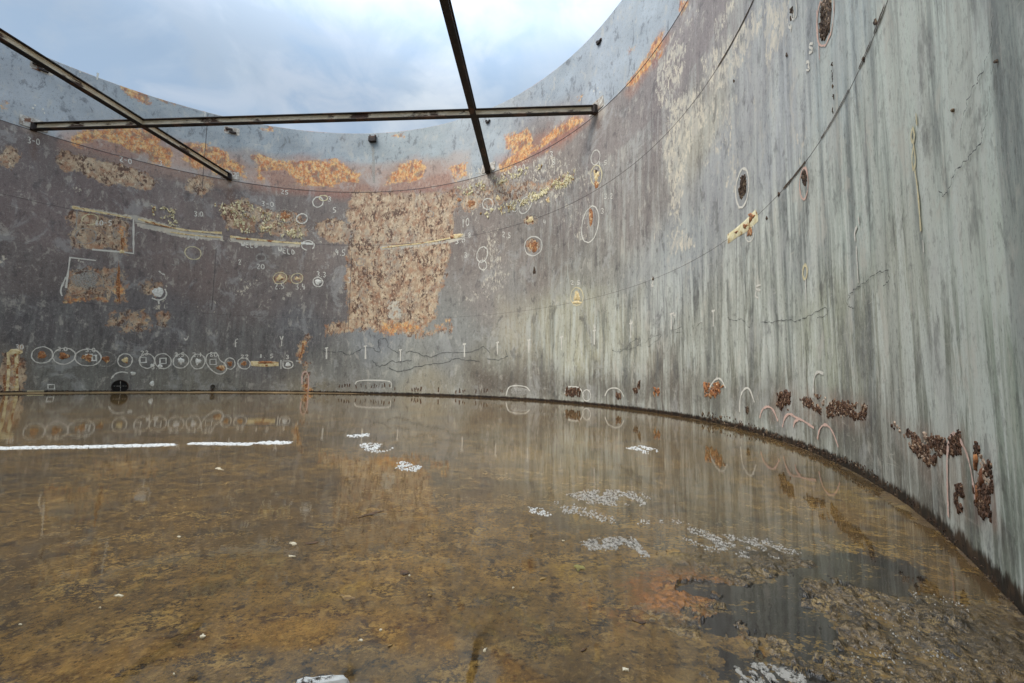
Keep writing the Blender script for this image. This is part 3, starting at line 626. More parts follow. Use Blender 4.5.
crust(747.5, 409.5, 1.6, 3.4, 26, 1.6, 'dark')
crust(0,0,0,0,110,2.6,'crust',poly=[(777,394),(790,392),(792,404),(788,410),(778,406)])
crust(0,0,0,0,400,1.9,'crust',poly=[(799,400),(808,396),(820,394),(832,400),(845,403),(858,402),(868,406),(866,420),(850,419),(838,414),(828,418),(815,412),(803,408)],label='long band of brown rust scabs low on the right shell')
crust(0,0,0,0,50,1.8,'pale',poly=[(799,398),(832,398),(868,404),(866,420),(830,418),(803,410)])
crust(0,0,0,0,480,2.3,'crust',poly=[(890,420),(902,424),(914,434),(924,437),(936,434),(947,440),(948,452),(938,458),(932,470),(924,462),(912,450),(899,440)],label='broad patch of brown rust scabs beside the tall chalk arch')
crust(0,0,0,0,60,2.2,'pale',poly=[(890,420),(914,434),(936,434),(947,450),(932,470),(912,450)])
crust(0,0,0,0,200,2.5,'crust',poly=[(951,436),(961,432),(963,450),(958,460),(951,454)]); crust(0,0,0,0,110,2.4,'crust',poly=[(954,486),(962,484),(965,500),(961,512),(955,508)])
crust(0,0,0,0,400,2.5,'crust',poly=[(974,446),(980,438),(986,450),(992,464),(994,486),(990,506),(992,520),(982,518),(976,506),(976,480)],label='tall narrow patch of brown rust scabs at the right edge')
crust(0,0,0,0,50,2.2,'pale',poly=[(976,446),(992,464),(994,506),(980,516)])
for P in ([(700,410),(740,420),(780,434),(820,448),(860,464),(860,470),(780,441),(700,417)],): crust(0,0,0,0,260,1.3,'dark',poly=P,name='foot_scale')
crust(0,0,0,0,200,1.0,'dark',poly=[(860,462),(900,490),(940,525),(980,560),(1022,612),(1022,622),(975,570),(930,524),(890,494),(858,470)],name='foot_scale')
for a, b in ((978,462),(984,478),(980,494)): blob('red_run', a-1, b, 1.2, 9, 'rspot', rough=.5)
for a, b in ((15,358),(13,385)): pass
line('rust_streak', [(8,352),(9,370),(7,391)], 2.4, 'cream'); line('rust_streak', [(16,349),(17,370),(17,391)], 3, 'cream'); line('rust_streak', [(4,375),(5,391)], 1.6, 'rspot'); blob('ground_bar', 15, 352, 7, 3, 'cream')
line('rust_streak', [(306,384),(307,393)], 2.4, 'rspot'); line('rust_streak', [(299,360),(303,349),(303,341)], 1.8, 'rspot')

# ---- drain opening: pipe stub let into the shell
def cyl_on_wall(u, v, rad, depth_out, depth_in, mat, name, parent, squash=1):
    s, z, r = wall_at(u, v); th_ = s/R; n_ = Vector((math.cos(th_), math.sin(th_), 0)); t_ = Vector((-math.sin(th_), math.cos(th_), 0)); zz = Vector((0, 0, 1)); c = Vector(w3(s, z, 0))
    bm = bmesh.new(); N = 36
    prof = [(rad*1.0, depth_in), (rad*1.0, -depth_out), (rad*1.1, -depth_out), (rad*1.1, 0)]
    rg = [[bm.verts.new(c+t_*a*math.cos(2*math.pi*i/N)+zz*a*math.sin(2*math.pi*i/N)+n_*d) for a, d in prof] for i in range(N)]
    for i in range(N):
        A, B = rg[i], rg[(i+1) % N]
        for k in range(3): bm.faces.new((A[k], A[k+1], B[k+1], B[k]))
    return bm_obj(name, bm, M[mat], parent), c, n_, t_
dn, c0, nn_, tt_ = cyl_on_wall(120, 386.5, .30, .05, -.01, 'bracket', 'drain_opening', wall)
bm = bmesh.new(); N = 32; vs = [bm.verts.new(c0-nn_*.02+tt_*.30*math.cos(6.2832*i/N)+Vector((0, 0, .30*math.sin(6.2832*i/N)))) for i in range(N)]; bm.faces.new(vs)
bm_obj('opening_mouth', bm, M['black'], dn)
line('chalk_cross', [[(113,386),(127,386)], [(120.5,381),(120.5,391)]], .5, 'faint', smooth=0, inset=.075, parent=dn)
cyl_on_wall(213, 386.5, .09, .12, -.01, 'bracket', 'small_nozzle', wall)
bm = bmesh.new(); bmesh.ops.create_cube(bm, size=1)
s, z, r = wall_at(212.5, 391); bmesh.ops.transform(bm, matrix=Matrix.Translation(w3(s, z-.02, .08)) @ Matrix.Rotation(s/R, 4, 'Z') @ Matrix.Diagonal((.1, .06, .3, 1)), verts=bm.verts); bm_obj('small_nozzle', bm, M['bracket'], wall)

# ---- lugs high on the shell
def boxes(name, items, mat, s, z, parent, label=None):
    """items: (offset along shell, height offset, inset from shell, width, height, depth)"""
    bm = bmesh.new()
    for (ds, dz, ins, w, h, d) in items:
        b2 = bmesh.new(); bmesh.ops.create_cube(b2, size=1); bmesh.ops.bevel(b2, geom=b2.edges, offset=.08, segments=1, affect='EDGES')
        bmesh.ops.transform(b2, matrix=Matrix.Translation(w3(s+ds, z+dz, ins+d/2)) @ Matrix.Rotation((s+ds)/R, 4, 'Z') @ Matrix.Diagonal((d, w, h, 1)), verts=b2.verts)
        me = bpy.data.meshes.new('tmp'); b2.to_mesh(me); b2.free(); bm.from_mesh(me); bpy.data.meshes.remove(me)
    return bm_obj(name, bm, M[mat], parent, label)
for (a, b) in ((42,68),(232,131)):
    s, z, r = wall_at(a, b); pad = boxes('lug_pad', [(0, 0, -.003, .75, .42, .012)], 'pad', s, z, wall); boxes('lug', [(.14, .06, .01, .34, .1, .09), (-.05, -.1, .01, .34, .1, .09)], 'bracket', s, z, pad)
s, z, r = wall_at(373, 140); boxes('lug', [(0, 0, 0, .44, .34, .2), (-.16, .22, 0, .06, .12, .12), (.16, .22, 0, .06, .12, .12)], 'bracket', s, z, wall, 'dark brown square box bracket under the rim')
line('pale_run', [(373,145),(373.5,165),(374,183)], 3, 'faint', inset=.004)
for (a, b) in ((488,122.5),(599.5,43)):
    s, z, r = wall_at(a, b); boxes('lug', [(0, 0, 0, .2, .1, .1), (.1, .1, 0, .1, .08, .08), (-.12, .06, 0, .09, .07, .07)], 'bracket', s, z, wall)
for P in ([(33,107),(33,109)],[(35,104.5),(35,106)],[(43,108),(43,110)],[(44.5,112),(44.5,114)],[(594,90),(594,92)],[(598,87),(598,89)],[(600,91),(600,93)],[(205,112),(205,117)],[(98,73),(97,80)],[(80,71),(80,73)]): line('chalk_stroke', P, 1.6, 'chalk', smooth=0)

# ================================================================== ROOF BEAMS
def ibeam(p, q_, h=.30, w=.24, tf=.03, tw=.018, label='', drop=0.0):
    """rolled I-section from p to q_ (x,y), carried by plates on the shell"""
    a = Vector((*p, ZB-drop)); b = Vector((*q_, ZB-drop)); d = (b-a).normalized(); n_ = Vector((-d.y, d.x, 0)); L = (b-a).length
    root = bpy.data.objects.new('roof_girder', None); C.objects.link(root); root.location = (a+b)/2
    def prism(name, x0, x1, z0, z1, mat):
        bm = bmesh.new(); k = 24; prev = None
        for i in range(k+1):
            c = d*(L*(i/k-.5)); ring = [bm.verts.new(c+n_*x+Vector((0, 0, z))) for x, z in ((x0, z0), (x1, z0), (x1, z1), (x0, z1))]
            if prev:
                for j in range(4): bm.faces.new((prev[j], prev[(j+1) % 4], ring[(j+1) % 4], ring[j]))
            else: bm.faces.new(ring[::-1])
            prev = ring
        bm.faces.new(prev); return bm_obj(name, bm, M[mat], root)
    prism('web', -tw/2, tw/2, -h/2+tf, h/2-tf, 'web'); prism('bottom_flange', -w/2, w/2, -h/2, -h/2+tf, 'flange'); prism('top_flange', -w/2, w/2, h/2-tf, h/2, 'flange')
    for sg in (-1, 1):
        e = (a if sg < 0 else b)-(a+b)/2
        ang = math.atan2((e+root.location).y-CY, (e+root.location).x-CX); rad = Vector((math.cos(ang), math.sin(ang), 0)); tan = Vector((-math.sin(ang), math.cos(ang), 0)); base = Vector((CX+R*rad.x, CY+R*rad.y, ZB-drop))-root.location
        for nm, mt, pr, wd, hh, up in (('wall_plate', 'pad', .03, .9, .46, .16), ('end_bracket', 'bracket', .20, .22, .36, -.02)):
            bm = bmesh.new(); bmesh.ops.create_cube(bm, size=1); bmesh.ops.bevel(bm, geom=bm.edges, offset=.05, segments=1, affect='EDGES')
            m = Matrix((rad.to_4d(), tan.to_4d(), (0, 0, 1, 0), (0, 0, 0, 1))).transposed(); m.col[3] = (0, 0, 0, 1)
            for r_ in range(3): m[3][r_] = 0
            mm = Matrix.Translation(base-rad*(pr/2+.002)+Vector((0, 0, up))) @ m @ Matrix.Diagonal((pr, wd, hh, 1))
            bmesh.ops.transform(bm, matrix=mm, verts=bm.verts); bm_obj(nm, bm, M[mt], root)
    return tag(root, label, 'beam', 'steel beams crossing the open top of the tank')
def chord(p, d):
    """both ends of the chord through p along d"""
    d = Vector(d).normalized(); o = Vector(p)-Vector((CX, CY)); b = o.dot(d); c = o.dot(o)-(R-.05)**2; k = math.sqrt(b*b-c)
    return Vector(p)+d*(-b-k), Vector(p)+d*(-b+k)
pA0 = Vector((-22.03+.02, 19.21)); pA1 = Vector((3.35, 17.26)); dA = (pA1-pA0).normalized()
a0, a1 = chord((pA0+pA1)/2, dA); ibeam(a0, a1, .30, .22, label='long level steel beam spanning the whole width, under the two receding beams')
xb = floor_at(0, 35, ZB); xc = floor_at(445, 0, ZB)
b0, b1 = chord((-16.12, 24.0), (xb[0]+16.12, xb[1]-24.0)); ibeam(b0, b1, .32, .26, label='steel beam receding from the upper left corner to the far wall', drop=.0)
c_0, c_1 = chord((-1.43, 22.7), (xc[0]+1.43, xc[1]-22.7)); ibeam(c_0, c_1, .32, .26, label='dark steel beam overhead dropping from the top centre to the far wall')

# ================================================================== FLOOR
ang = []
a = -60.0
while a < 60: ang.append(a); a += .13
a = 60.0
while a < 300: ang.append(a); a += 1.0
ang = np.radians(np.array(ang))           # measured from +y towards +x
dx, dy = np.sin(ang), np.cos(ang)
bb = -(dx*CX+dy*CY); cc = CX*CX+CY*CY-(R+.02)**2; D = -bb+np.sqrt(bb*bb-cc)
nr = 560; t = np.linspace(0, 1, nr)[:, None]
rmin = .12
RR = rmin*np.exp(np.log(D[None, :]/rmin)*(t*.9+.1*t*t) if False else np.log(D[None, :]/rmin)*np.power(t, .62))
FX = RR*dx[None, :]; FY = RR*dy[None, :]
wd = R-np.sqrt((FX-CX)**2+(FY-CY)**2)      # distance to the wall
n1 = fbm(FX*1.1, FY*1.1, 6, 101, .6); n2 = fbm(FX*7, FY*7, 5, 131, .6); n3 = fbm(FX*28, FY*28, 3, 151, .6); n0 = fbm(FX*.35, FY*.35, 4, 171)
def fregion(pts, soft=.05, rough=.12, fill=1.0):
    P = [floor_at(*p) for p in pts]; rm = sum(math.hypot(*p) for p in P)/len(P)
    x0, x1 = min(p[0] for p in P)-1, max(p[0] for p in P)+1; y0, y1 = min(p[1] for p in P)-1, max(p[1] for p in P)+1
    m = np.zeros(FX.shape); k = (FX > x0) & (FX < x1) & (FY > y0) & (FY < y1)
    d = sdpoly(FX[k], FY[k], P)+(fbm(FX[k]*9/rm*2, FY[k]*9/rm*2, 5, 19+len(pts), .65))*rough*rm
    m[k] = np.clip(.5+d/(2*soft*rm*.3), 0, 1)*fill
    return m
H = -.022+n1*.012+n2*.009+n3*.0035
expo = fregion([(690,560),(740,545),(800,548),(900,575),(960,600),(1060,640),(1060,760),(640,760),(660,690),(690,640),(680,600)], .35, .10)
H += expo*(.026+n2*.040+n3*.04)
strip = fregion([(560,492),(650,492),(655,504),(580,505)], .3, .1)
H += np.clip(1-wd/(.35+n1*.4), 0, 1)*.022
leftbank = np.clip(((-FX)-8+n0*8)/5, 0, 1)*np.clip(1-wd/(1.9+n0*3), 0, 1); H += leftbank*.05
for P, hh in (([(340,514),(360,511),(397,512),(385,517),(350,519)], .03), ([(664,548),(686,546),(690,560),(672,566)], .022), ([(650,580),(700,572),(706,600),(690,612),(655,608)], .024),
              ([(40,470),(160,480),(150,492),(60,490)], .0), ([(330,590),(355,590),(357,600),(336,602)], .02), ([(600,600),(650,600),(660,625),(610,625)], .018), ([(780,470),(900,500),(910,520),(820,510)], .014)):
    if hh: H += fregion(P, .2, .1)*hh
groove = fregion([(120,690),(150,664),(185,642),(200,632),(206,634),(190,648),(160,668),(140,690)], .06, .02)+fregion([(470,690),(477,650),(484,636),(490,640),(484,665),(482,690)], .06, .02)
H -= groove*.02
tar = np.zeros(FX.shape)
for P in ([(770,575),(800,566),(840,556),(880,556),(905,566),(908,580),(885,590),(860,586),(820,585),(800,592),(775,594)], [(700,615),(730,600),(770,592),(800,592),(790,602),(750,612),(740,630),(725,640),(700,634)],
          [(745,612),(790,605),(825,615),(830,640),(820,660),(800,672),(780,655),(776,640),(750,640)], [(718,655),(760,660),(800,670),(828,683),(800,705),(730,700),(716,670)], [(690,586),(770,584),(765,594),(700,600)]):
    tar = np.maximum(tar, fregion(P, .04, .16))
for P in ([(405,463),(455,458),(462,468),(430,476),(400,472)], [(340,517),(372,518),(380,526),(350,530),(336,524)], [(0,493),(50,490),(52,494),(0,499)], [(88,520),(175,516),(176,520),(120,523),(90,524)], [(180,446),(290,444),(285,451),(180,449)], [(400,572),(412,571),(414,578),(402,579)], [(510,490),(560,485),(570,500),(540,507),(505,500)], [(300,640),(400,655),(420,690),(250,700),(260,670)], [(680,566),(720,570),(710,580),(690,578)]):
    tar = np.maximum(tar, fregion(P, .3, .1, .42))
H = np.where(tar > .55, np.minimum(H, -.004+np.maximum(n2, 0)*.012*0), H)
rust = np.zeros(FX.shape)
for P, f in (([(648,578),(680,572),(704,578),(706,598),(690,610),(662,608),(650,596)], 1), ([(604,600),(640,598),(662,612),(655,626),(615,624)], .7), ([(210,630),(330,600),(420,610),(330,650),(220,660)], .12)): rust = np.maximum(rust, fregion(P, .5, .15, f))
gold = np.zeros(FX.shape)
for P, f in (([(664,548),(684,547),(688,558),(670,562)], .6), ([(555,566),(590,566),(588,577),(560,577)], .8), ([(328,588),(358,590),(358,602),(332,604)], .8), ([(810,478),(900,500),(910,520),(820,505)], .55), ([(684,660),(730,650),(720,683),(684,683)], .5), ([(340,512),(397,511),(390,517),(345,518)], .6), ([(840,545),(905,540),(900,556),(850,556)], .6), ([(300,430),(560,440),(480,452),(320,446)], .3)): gold = np.maximum(gold, fregion(P, .4, .15, f))
FZ = H
# seam the grid to the shell
fl_me, q = grid_mesh('tank_floor', FX, FY, FZ, closed=True)
set_uv(fl_me, q, FX, FY)
A1 = np.stack([tar, rust, gold], -1); A2 = np.stack([expo, np.clip(leftbank*2, 0, 1), np.clip(1-wd/.25, 0, 1)], -1)
set_attr(fl_me, 'stains', A1); set_attr(fl_me, 'wetness', A2)
def floor_material(under=False):
    t = NT('shallow_murky_water' if under else 'silt_and_rust_sludge'); uv = t.n('ShaderNodeUVMap').outputs[0]
    _, a = t.attr('stains'); _, b = t.attr('wetness')
    n = t.noise(uv, 1.3, 6, .68, .4); m = t.noise(uv, 7, 6, .72, .3); f = t.noise(uv, 38, 4, .75); g = t.noise(t.vec(uv, (1, 1.5, 1)), 3, 6, .7, .2)
    c = t.mix(t.ss(n, .38, .62), lin((92,74,42)), lin((124,100,56)))
    c = t.mix(t.math('MULTIPLY', t.ss(m, .52, .62), .75), c, lin((140,114,68)))
    c = t.mix(t.math('MULTIPLY', t.ss(m, .47, .36), .85), c, lin((34,27,18)))
    c = t.mix(t.math('MULTIPLY', t.ss(g, .55, .68), .45), c, lin((98,90,66)))
    c = t.mix(t.math('MULTIPLY', t.ss(f, .54, .64), .6), c, lin((150,128,86)))
    c = t.mix(t.math('MULTIPLY', t.ss(f, .46, .36), .7), c, lin((24,18,12)))
    grit = t.mix(t.ss(f, .42, .62), lin((40,32,22)), lin((118,100,72))); grit = t.mix(t.math('MULTIPLY', t.ss(m, .5, .35), .7), grit, lin((16,13,10)))
    c = t.mix(t.math('MULTIPLY', b[0], .75), c, grit)
    c = t.mix(t.math('MULTIPLY', b[1], .8), c, lin((176,146,104)))
    c = t.mix(t.math('MULTIPLY', b[2], .6), c, lin((70,50,32)))
    c = t.mix(t.math('MULTIPLY', t.ss(t.math('ADD', a[1], m), .75, 1.1), t.ss(a[1], 0, .3)), c, t.mix(t.ss(f, .4, .6), lin((148,98,44)), lin((94,62,30))))
    c = t.mix(t.math('MULTIPLY', t.ss(t.math('ADD', a[2], m), .75, 1.1), t.ss(a[2], 0, .3)), c, t.mix(t.ss(f, .4, .6), lin((160,134,72)), lin((110,92,48))))
    c = t.mix(t.math('MULTIPLY', t.ss(t.math('ADD', a[0], t.math('MULTIPLY', m, .9)), .78, .9), .93), c, lin((8,10,12)))
    rd = t.noise(t.vec(uv, (1, 1.3, 1)), 4.2, 6, .75, .15); rdg = t.math('ABSOLUTE', t.math('SUBTRACT', rd, .5))
    cr = t.math('MULTIPLY', t.ss(rdg, .028, .0), t.ss(g, .47, .56)); c = t.mix(t.math('MULTIPLY', cr, .85), c, lin((22,17,11)))  # crevice shade of the silt crackle, put into the colour
    cr2 = t.math('MULTIPLY', t.ss(t.math('ABSOLUTE', t.math('SUBTRACT', t.noise(uv, 14, 5, .75, .1), .5)), .03, 0), t.ss(n, .44, .56)); c = t.mix(t.math('MULTIPLY', cr2, .6), c, lin((30,24,16)))
    c = t.mix(t.math('MULTIPLY', t.math('MULTIPLY', t.ss(rdg, .03, .06), t.ss(rdg, .10, .06)), t.math('MULTIPLY', t.ss(g, .5, .58), .5)), c, lin((176,150,98)))
    h = t.math('ADD', t.math('MULTIPLY', m, 1.0), t.math('MULTIPLY', f, .35))
    spl = t.ss(t.noise(uv, .9, 4, .6), .42, .6); c = t.mix(t.math('MULTIPLY', spl, .45), c, lin((52,44,24)))
    if under:
        far = t.n('ShaderNodeVectorMath', operation='MULTIPLY'); t.set(far.inputs[0], c); far.inputs[1].default_value = (.84, .75, .50); c = far.outputs[0]
        p = t.bsdf(c, .8, h, .9, .03, spec=.2)
        hg = t.math('ADD', t.math('ADD', t.math('MULTIPLY', t.noise(uv, 5, 3, .55, .3), .5), t.noise(uv, .7, 2)), t.math('MULTIPLY', t.noise(uv, 34, 2), .10))
        wb = t.n('ShaderNodeBump'); t.set(wb.inputs['Height'], hg); wb.inputs['Strength'].default_value = .25; wb.inputs['Distance'].default_value = .004
        p.inputs['Coat Weight'].default_value = 1; p.inputs['Coat Roughness'].default_value = .02; p.inputs['Coat IOR'].default_value = 1.7; t.t.links.new(wb.outputs[0], p.inputs['Coat Normal'])
        return t.m
    t.bsdf(c, t.math('SUBTRACT', .38, t.math('MULTIPLY', b[0], .2)), h, 1.0, .03, spec=.7)
    return t.m
fo = link_mesh('tank_floor', fl_me, floor_material()); fo['kind'] = 'structure'

# murky water film lying over the silt; it carries the silt seen through it
wt_me, q = grid_mesh('water', FX, FY, np.zeros(FX.shape)-.0005*(wd < .02), closed=True)
set_uv(wt_me, q, FX, FY); set_attr(wt_me, 'stains', A1); set_attr(wt_me, 'wetness', A2*np.array([.35, .6, 1]))
wt_ = link_mesh('water', wt_me, floor_material(True)); wt_['kind'] = 'structure'

# outside ground, one sheet to the horizon
bm = bmesh.new(); N = 128; ri = [[bm.verts.new((CX+r_*math.cos(6.283185*i/N), CY+r_*math.sin(6.283185*i/N), -.08)) for i in range(N)] for r_ in (.5, R+.04, 60, 1500)]
for A, B in zip(ri, ri[1:]):
    for i in range(N): bm.faces.new((A[i], A[(i+1) % N], B[(i+1) % N], B[i]))
g_ = bm_obj('ground', bm, simple('gravel_ground', (120,112,98), (92,86,74), .8)); g_['kind'] = 'structure'

# ---- pale lumps for glints, foam and scum; chips on the floor
M['foam_and_glint'] = chalk_mat('white_foam_glint', (200,203,203), .46)  # white colour also carries glitter and ripple reflections
M['scum_and_glint'] = chalk_mat('silvery_scum_glint', (176,174,168), .50)  # pale colour also carries sky sparkle on wet grit
M['chip'] = simple('white_paint_chip', (206,200,180), (150,138,112), 40, .5)
M['tan'] = simple('tan_scale_flake', (150,124,74), (96,74,44), 30, .5)
M['olive'] = simple('olive_scale_flake', (128,122,64), (100,90,48), 16, .5)
M['brown'] = simple('brown_scale_flake', (92,66,40), (52,38,26), 16, .5)
def sheet(name, pts, mat, label, cat, group=None, z=.004, th=.006, lump=.008, seg=None, rag=.35):
    """irregular lumpy sheet lying on the floor, outline from survey points"""
    P = [floor_at(*p) for p in pts]; cx_ = sum(p[0] for p in P)/len(P); cy_ = sum(p[1] for p in P)/len(P)
    Q = []
    for i in range(len(P)):
        a_, b_ = P[i], P[(i+1) % len(P)]; Lr = math.hypot(b_[0]-a_[0], b_[1]-a_[1]); k = max(2, min(14, int(Lr/(.012*math.hypot(cx_, cy_)))))
        for j in range(k): Q.append((a_[0]+(b_[0]-a_[0])*j/k, a_[1]+(b_[1]-a_[1])*j/k))
    bm = bmesh.new(); n = len(Q); sz = min(max(p[0] for p in P)-min(p[0] for p in P), max(p[1] for p in P)-min(p[1] for p in P))
    rings = []
    for k, f in enumerate((1.0, .93, .7, .45, .2)):
        ring = []
        for (x, y) in Q:
            jx = random.uniform(-1, 1)*rag*sz*.18*(f if k < 2 else .3); jy = random.uniform(-1, 1)*rag*sz*.18*(f if k < 2 else .3)
            ring.append(bm.verts.new(((x-cx_)*f+jx, (y-cy_)*f+jy, -.006 if k == 0 else th+random.uniform(0, lump))))
        rings.append(ring)
    for A, B in zip(rings, rings[1:]):
        for i in range(n): bm.faces.new((A[i], A[(i+1) % n], B[(i+1) % n], B[i]))
    bm.faces.new(rings[-1])
    o = bm_obj(name, bm, M[mat], smooth=(rag < .5)); o.location = (cx_, cy_, z); return tag(o, label, cat, group)
def speck_field(name, poly, n, size, mat, label, cat, z=.004, group=None, ex=1.0):
    """cluster of small pale lumps standing in for glitter on wet ground"""
    P = [floor_at(*p) for p in poly]; cx_ = sum(p[0] for p in P)/len(P); cy_ = sum(p[1] for p in P)/len(P); r0 = math.hypot(cx_, cy_)
    bm = bmesh.new(); k = 0; tr_ = 0
    xs = [p[0] for p in P]; ys = [p[1] for p in P]
    while k < n and tr_ < n*30:
        tr_ += 1
        x = random.uniform(min(xs), max(xs)); y = random.uniform(min(ys), max(ys))
        if sdpoly(np.array([x]), np.array([y]), P)[0] < r0*.035*random.random()**2-.004*r0 or (ex == 1 and vnoise(np.array([x*80/r0]), np.array([y*30/r0]), 3)[0] < .40): continue
        k += 1; s_ = size*r0/F*random.uniform(.5, 1.3); m_ = 6; a0_ = random.uniform(0, 6)
        ring = [bm.verts.new((x-cx_+ex*s_*random.uniform(.6, 1.2)*math.cos(a0_+6.283*i/m_), y-cy_+s_*1.5*random.uniform(.6, 1.2)*math.sin(a0_+6.283*i/m_), -.004)) for i in range(m_)]
        top = [bm.verts.new((v.co.x*.5+(x-cx_)*.5, v.co.y*.5+(y-cy_)*.5, min(s_*.35, .008)*random.uniform(.5, 1.4))) for v in ring]
        for i in range(m_): bm.faces.new((ring[i], ring[(i+1) % m_], top[(i+1) % m_], top[i]))
        bm.faces.new(top)
    o = bm_obj(name, bm, M[mat], smooth=True); o.location = (cx_, cy_, z); return tag(o, label, cat, group)
gF = 'white glints, foam and scum modelled as specks on the water'
for P, n_, lb in (([(-30,448),(30,447),(90,446.2),(140,444.8),(172,444.2),(174,445.2),(140,446.4),(90,447.6),(30,448.4),(-30,449.6)], 1300, 'long thin white ripple reflection, built as specks, running in from the left edge across the water'), ([(190,443.4),(215,442.8),(246,443.6),(250,444.9),(232,444.9),(205,444.5),(191,444.3)], 420, 'short white ripple reflection built as specks, right of the long one'),
                  ([(252,443),(272,441.4),(292,441.4),(290,443.4),(268,444.4)], 120, 'faint thin tail end of ripple reflection at the right end of the two white lines')):
    speck_field('foam_glint_streak', P, n_, 1.1, 'foam_and_glint', lb, 'foam_and_glint', z=.002, group=gF, ex=2.2)  # white lumps in place of sky reflected in ripples
for P, n_, lb in (([(357,444.5),(372,442.6),(393,446),(392,450),(378,453),(366,451),(364,448)], 200, 'small white patch of glitter and foam on the far water, just right of the white lines'), ([(348,435.2),(368,433.4),(370,436),(350,437.6)], 90, 'thin pale sliver above the small glitter patch'),
        ([(392,465),(404,461),(412,465),(426,466),(429,470),(412,472),(398,469)], 200, 'ragged white glitter and foam on the dark spot left of centre'), ([(627,448),(640,445.6),(656,448),(657,454),(646,454),(640,451),(630,451)], 150, 'small patch of glitter and foam near the foot of the right wall'),
        ([(524,507),(530,507),(548,510),(551,516),(536,515)], 90, 'thin broken streak of glitter left of the silvery scum islands')):
    speck_field('foam_glint_patch', P, n_, 1.0, 'foam_and_glint', lb, 'foam_and_glint', z=.002, group=gF)  # pale lumps carry the silver glitter on the water
for P, n_, sz, lb in (([(566,494),(590,490),(620,490),(645,494),(652,500),(640,506),(610,506),(585,503)], 1500, .75, 'large silvery island of scum and sky glints, farthest of the three on the right'),
                      ([(580,543),(600,538),(630,537),(645,545),(656,558),(640,556),(615,550),(590,550)], 1500, .8, 'bright silvery island of scum and sky glints in the middle right of the floor'),
                      ([(684,526),(720,534),(770,540),(800,552),(790,562),(740,558),(700,548),(684,540)], 1300, .7, 'wide band of scum and sky glints reaching towards the dark sludge'),
                      ([(550,500),(570,506),(595,510),(620,520),(690,520),(690,524),(610,524),(565,512)], 260, 1.0, 'broken trail of scum and glint specks below the farthest scum island'),
                      ([(736,668),(760,664),(800,672),(806,684),(740,684)], 900, 1.3, 'silvery specks for white glints at the bottom edge beside the dark sludge'),
                      ([(560,506),(572,503),(580,509),(566,515)], 60, 1.4, 'small knot of scum and glints left below the farthest scum island')):
    speck_field('scum_glint', P, n_, sz, 'scum_and_glint', lb, 'scum_and_glint', z=.003, group=gF)  # pale lumps carry sky sparkle on wet grit along with scum
speck_field('scum_glint', [(850,600),(900,588),(960,600),(1010,640),(1023,683),(850,683),(840,640)], 380, .5, 'scum_and_glint', 'sparse silvery specks standing for sun glints on the wet sediment of the lower right corner', 'scum_and_glint', z=.006, group=gF)  # bright specks added where the sun gives no glints on wet silt
gC = 'paint chips and rust flakes lying on the tank floor'
for (u_, v_, a_, b_, m_, lb) in ((118,596,7,2.2,'chip','white paint chip lying flat in the left foreground'),(203,636.5,5,3.2,'chip','white chip at the upper end of the dark groove'),(20,625,3,1.2,'chip','tiny white chip near the left edge'),(293,544,6,3,'chip','white chip standing beside the brown flake left of centre'),
        (292,556.5,7,1.7,'chip','flat white chip just below the upright one'),(311,543.5,9,2.6,'brown','brown flake beside the white chips left of centre'),(219.5,469,5,1.4,'chip','pale chip in the far water below the white lines'),(179,537,2.6,1.2,'chip','tiny white chip in the left middle water'),
        (100,608,2,1.3,'chip','white fleck below the flat left chip'),(174,674.6,2,1.6,'chip','white fleck at the bottom left'),(310.6,650.5,1.8,1.5,'chip','white fleck right of the dark groove'),(409.6,576,2.2,1.6,'chip','white fleck touching the small dark flake'),
        (404,573,6,3.2,'brown','small dark flake with a white fleck'),(380.6,630.5,2.2,1.8,'chip','white fleck left of bottom centre'),(360,641,3,1.8,'chip','white fleck, lower left of bottom centre'),(390.5,646,4,1.6,'tan','pale tan sliver left of bottom centre'),
        (485,650,3.2,4,'chip','pale chip beside the short groove at bottom centre'),(626,670,6,2.6,'chip','white chip near the bottom, right of centre'),(578,568,9,4.2,'olive','olive green scale flake right of centre'),(543,579,7,1.6,'tan','slim tan stick-like flake near the centre'),
        (346,597,11,5,'tan','tan scale flake left of centre'),(372,514,26,1.6,'brown','long low brown ridge of scale left of centre'),(513,588,1.8,1.5,'chip','single white fleck near the centre'),(563,541,1.8,1.4,'chip','white fleck left of the bright scum island'),
        (584,650,8,2.6,'brown','dark brown flake near the bottom, right of centre'),(640,622,10,4,'brown','dark brown lump on the orange stain'),(672,553,12,5,'tan','yellow tan lump beside the scum band'),(430,596,3,1.2,'tan','small tan sliver near the centre left')):
    sheet('paint_chip' if m_ == 'chip' else 'rust_flake', [(u_+(p[0]-u_)*k_, v_+(p[1]-v_)*k_) for p, k_ in ((p_, random.uniform(.3, 1.1)) for p_ in ell(u_, v_, a_*.85, b_*.85, 8, random.uniform(-.3, .2)))], m_, lb, 'paint chip' if m_ == 'chip' else 'rust flake', gC, z=.001, th=.0015, lump=.0015, rag=.55)
sheet('foam_glint_streak', [(296,683),(320,679.5),(345,680),(350,684),(320,688),(296,688)], 'foam_and_glint', 'white streak cut by the bottom edge, left of centre', 'foam_and_glint', gF)

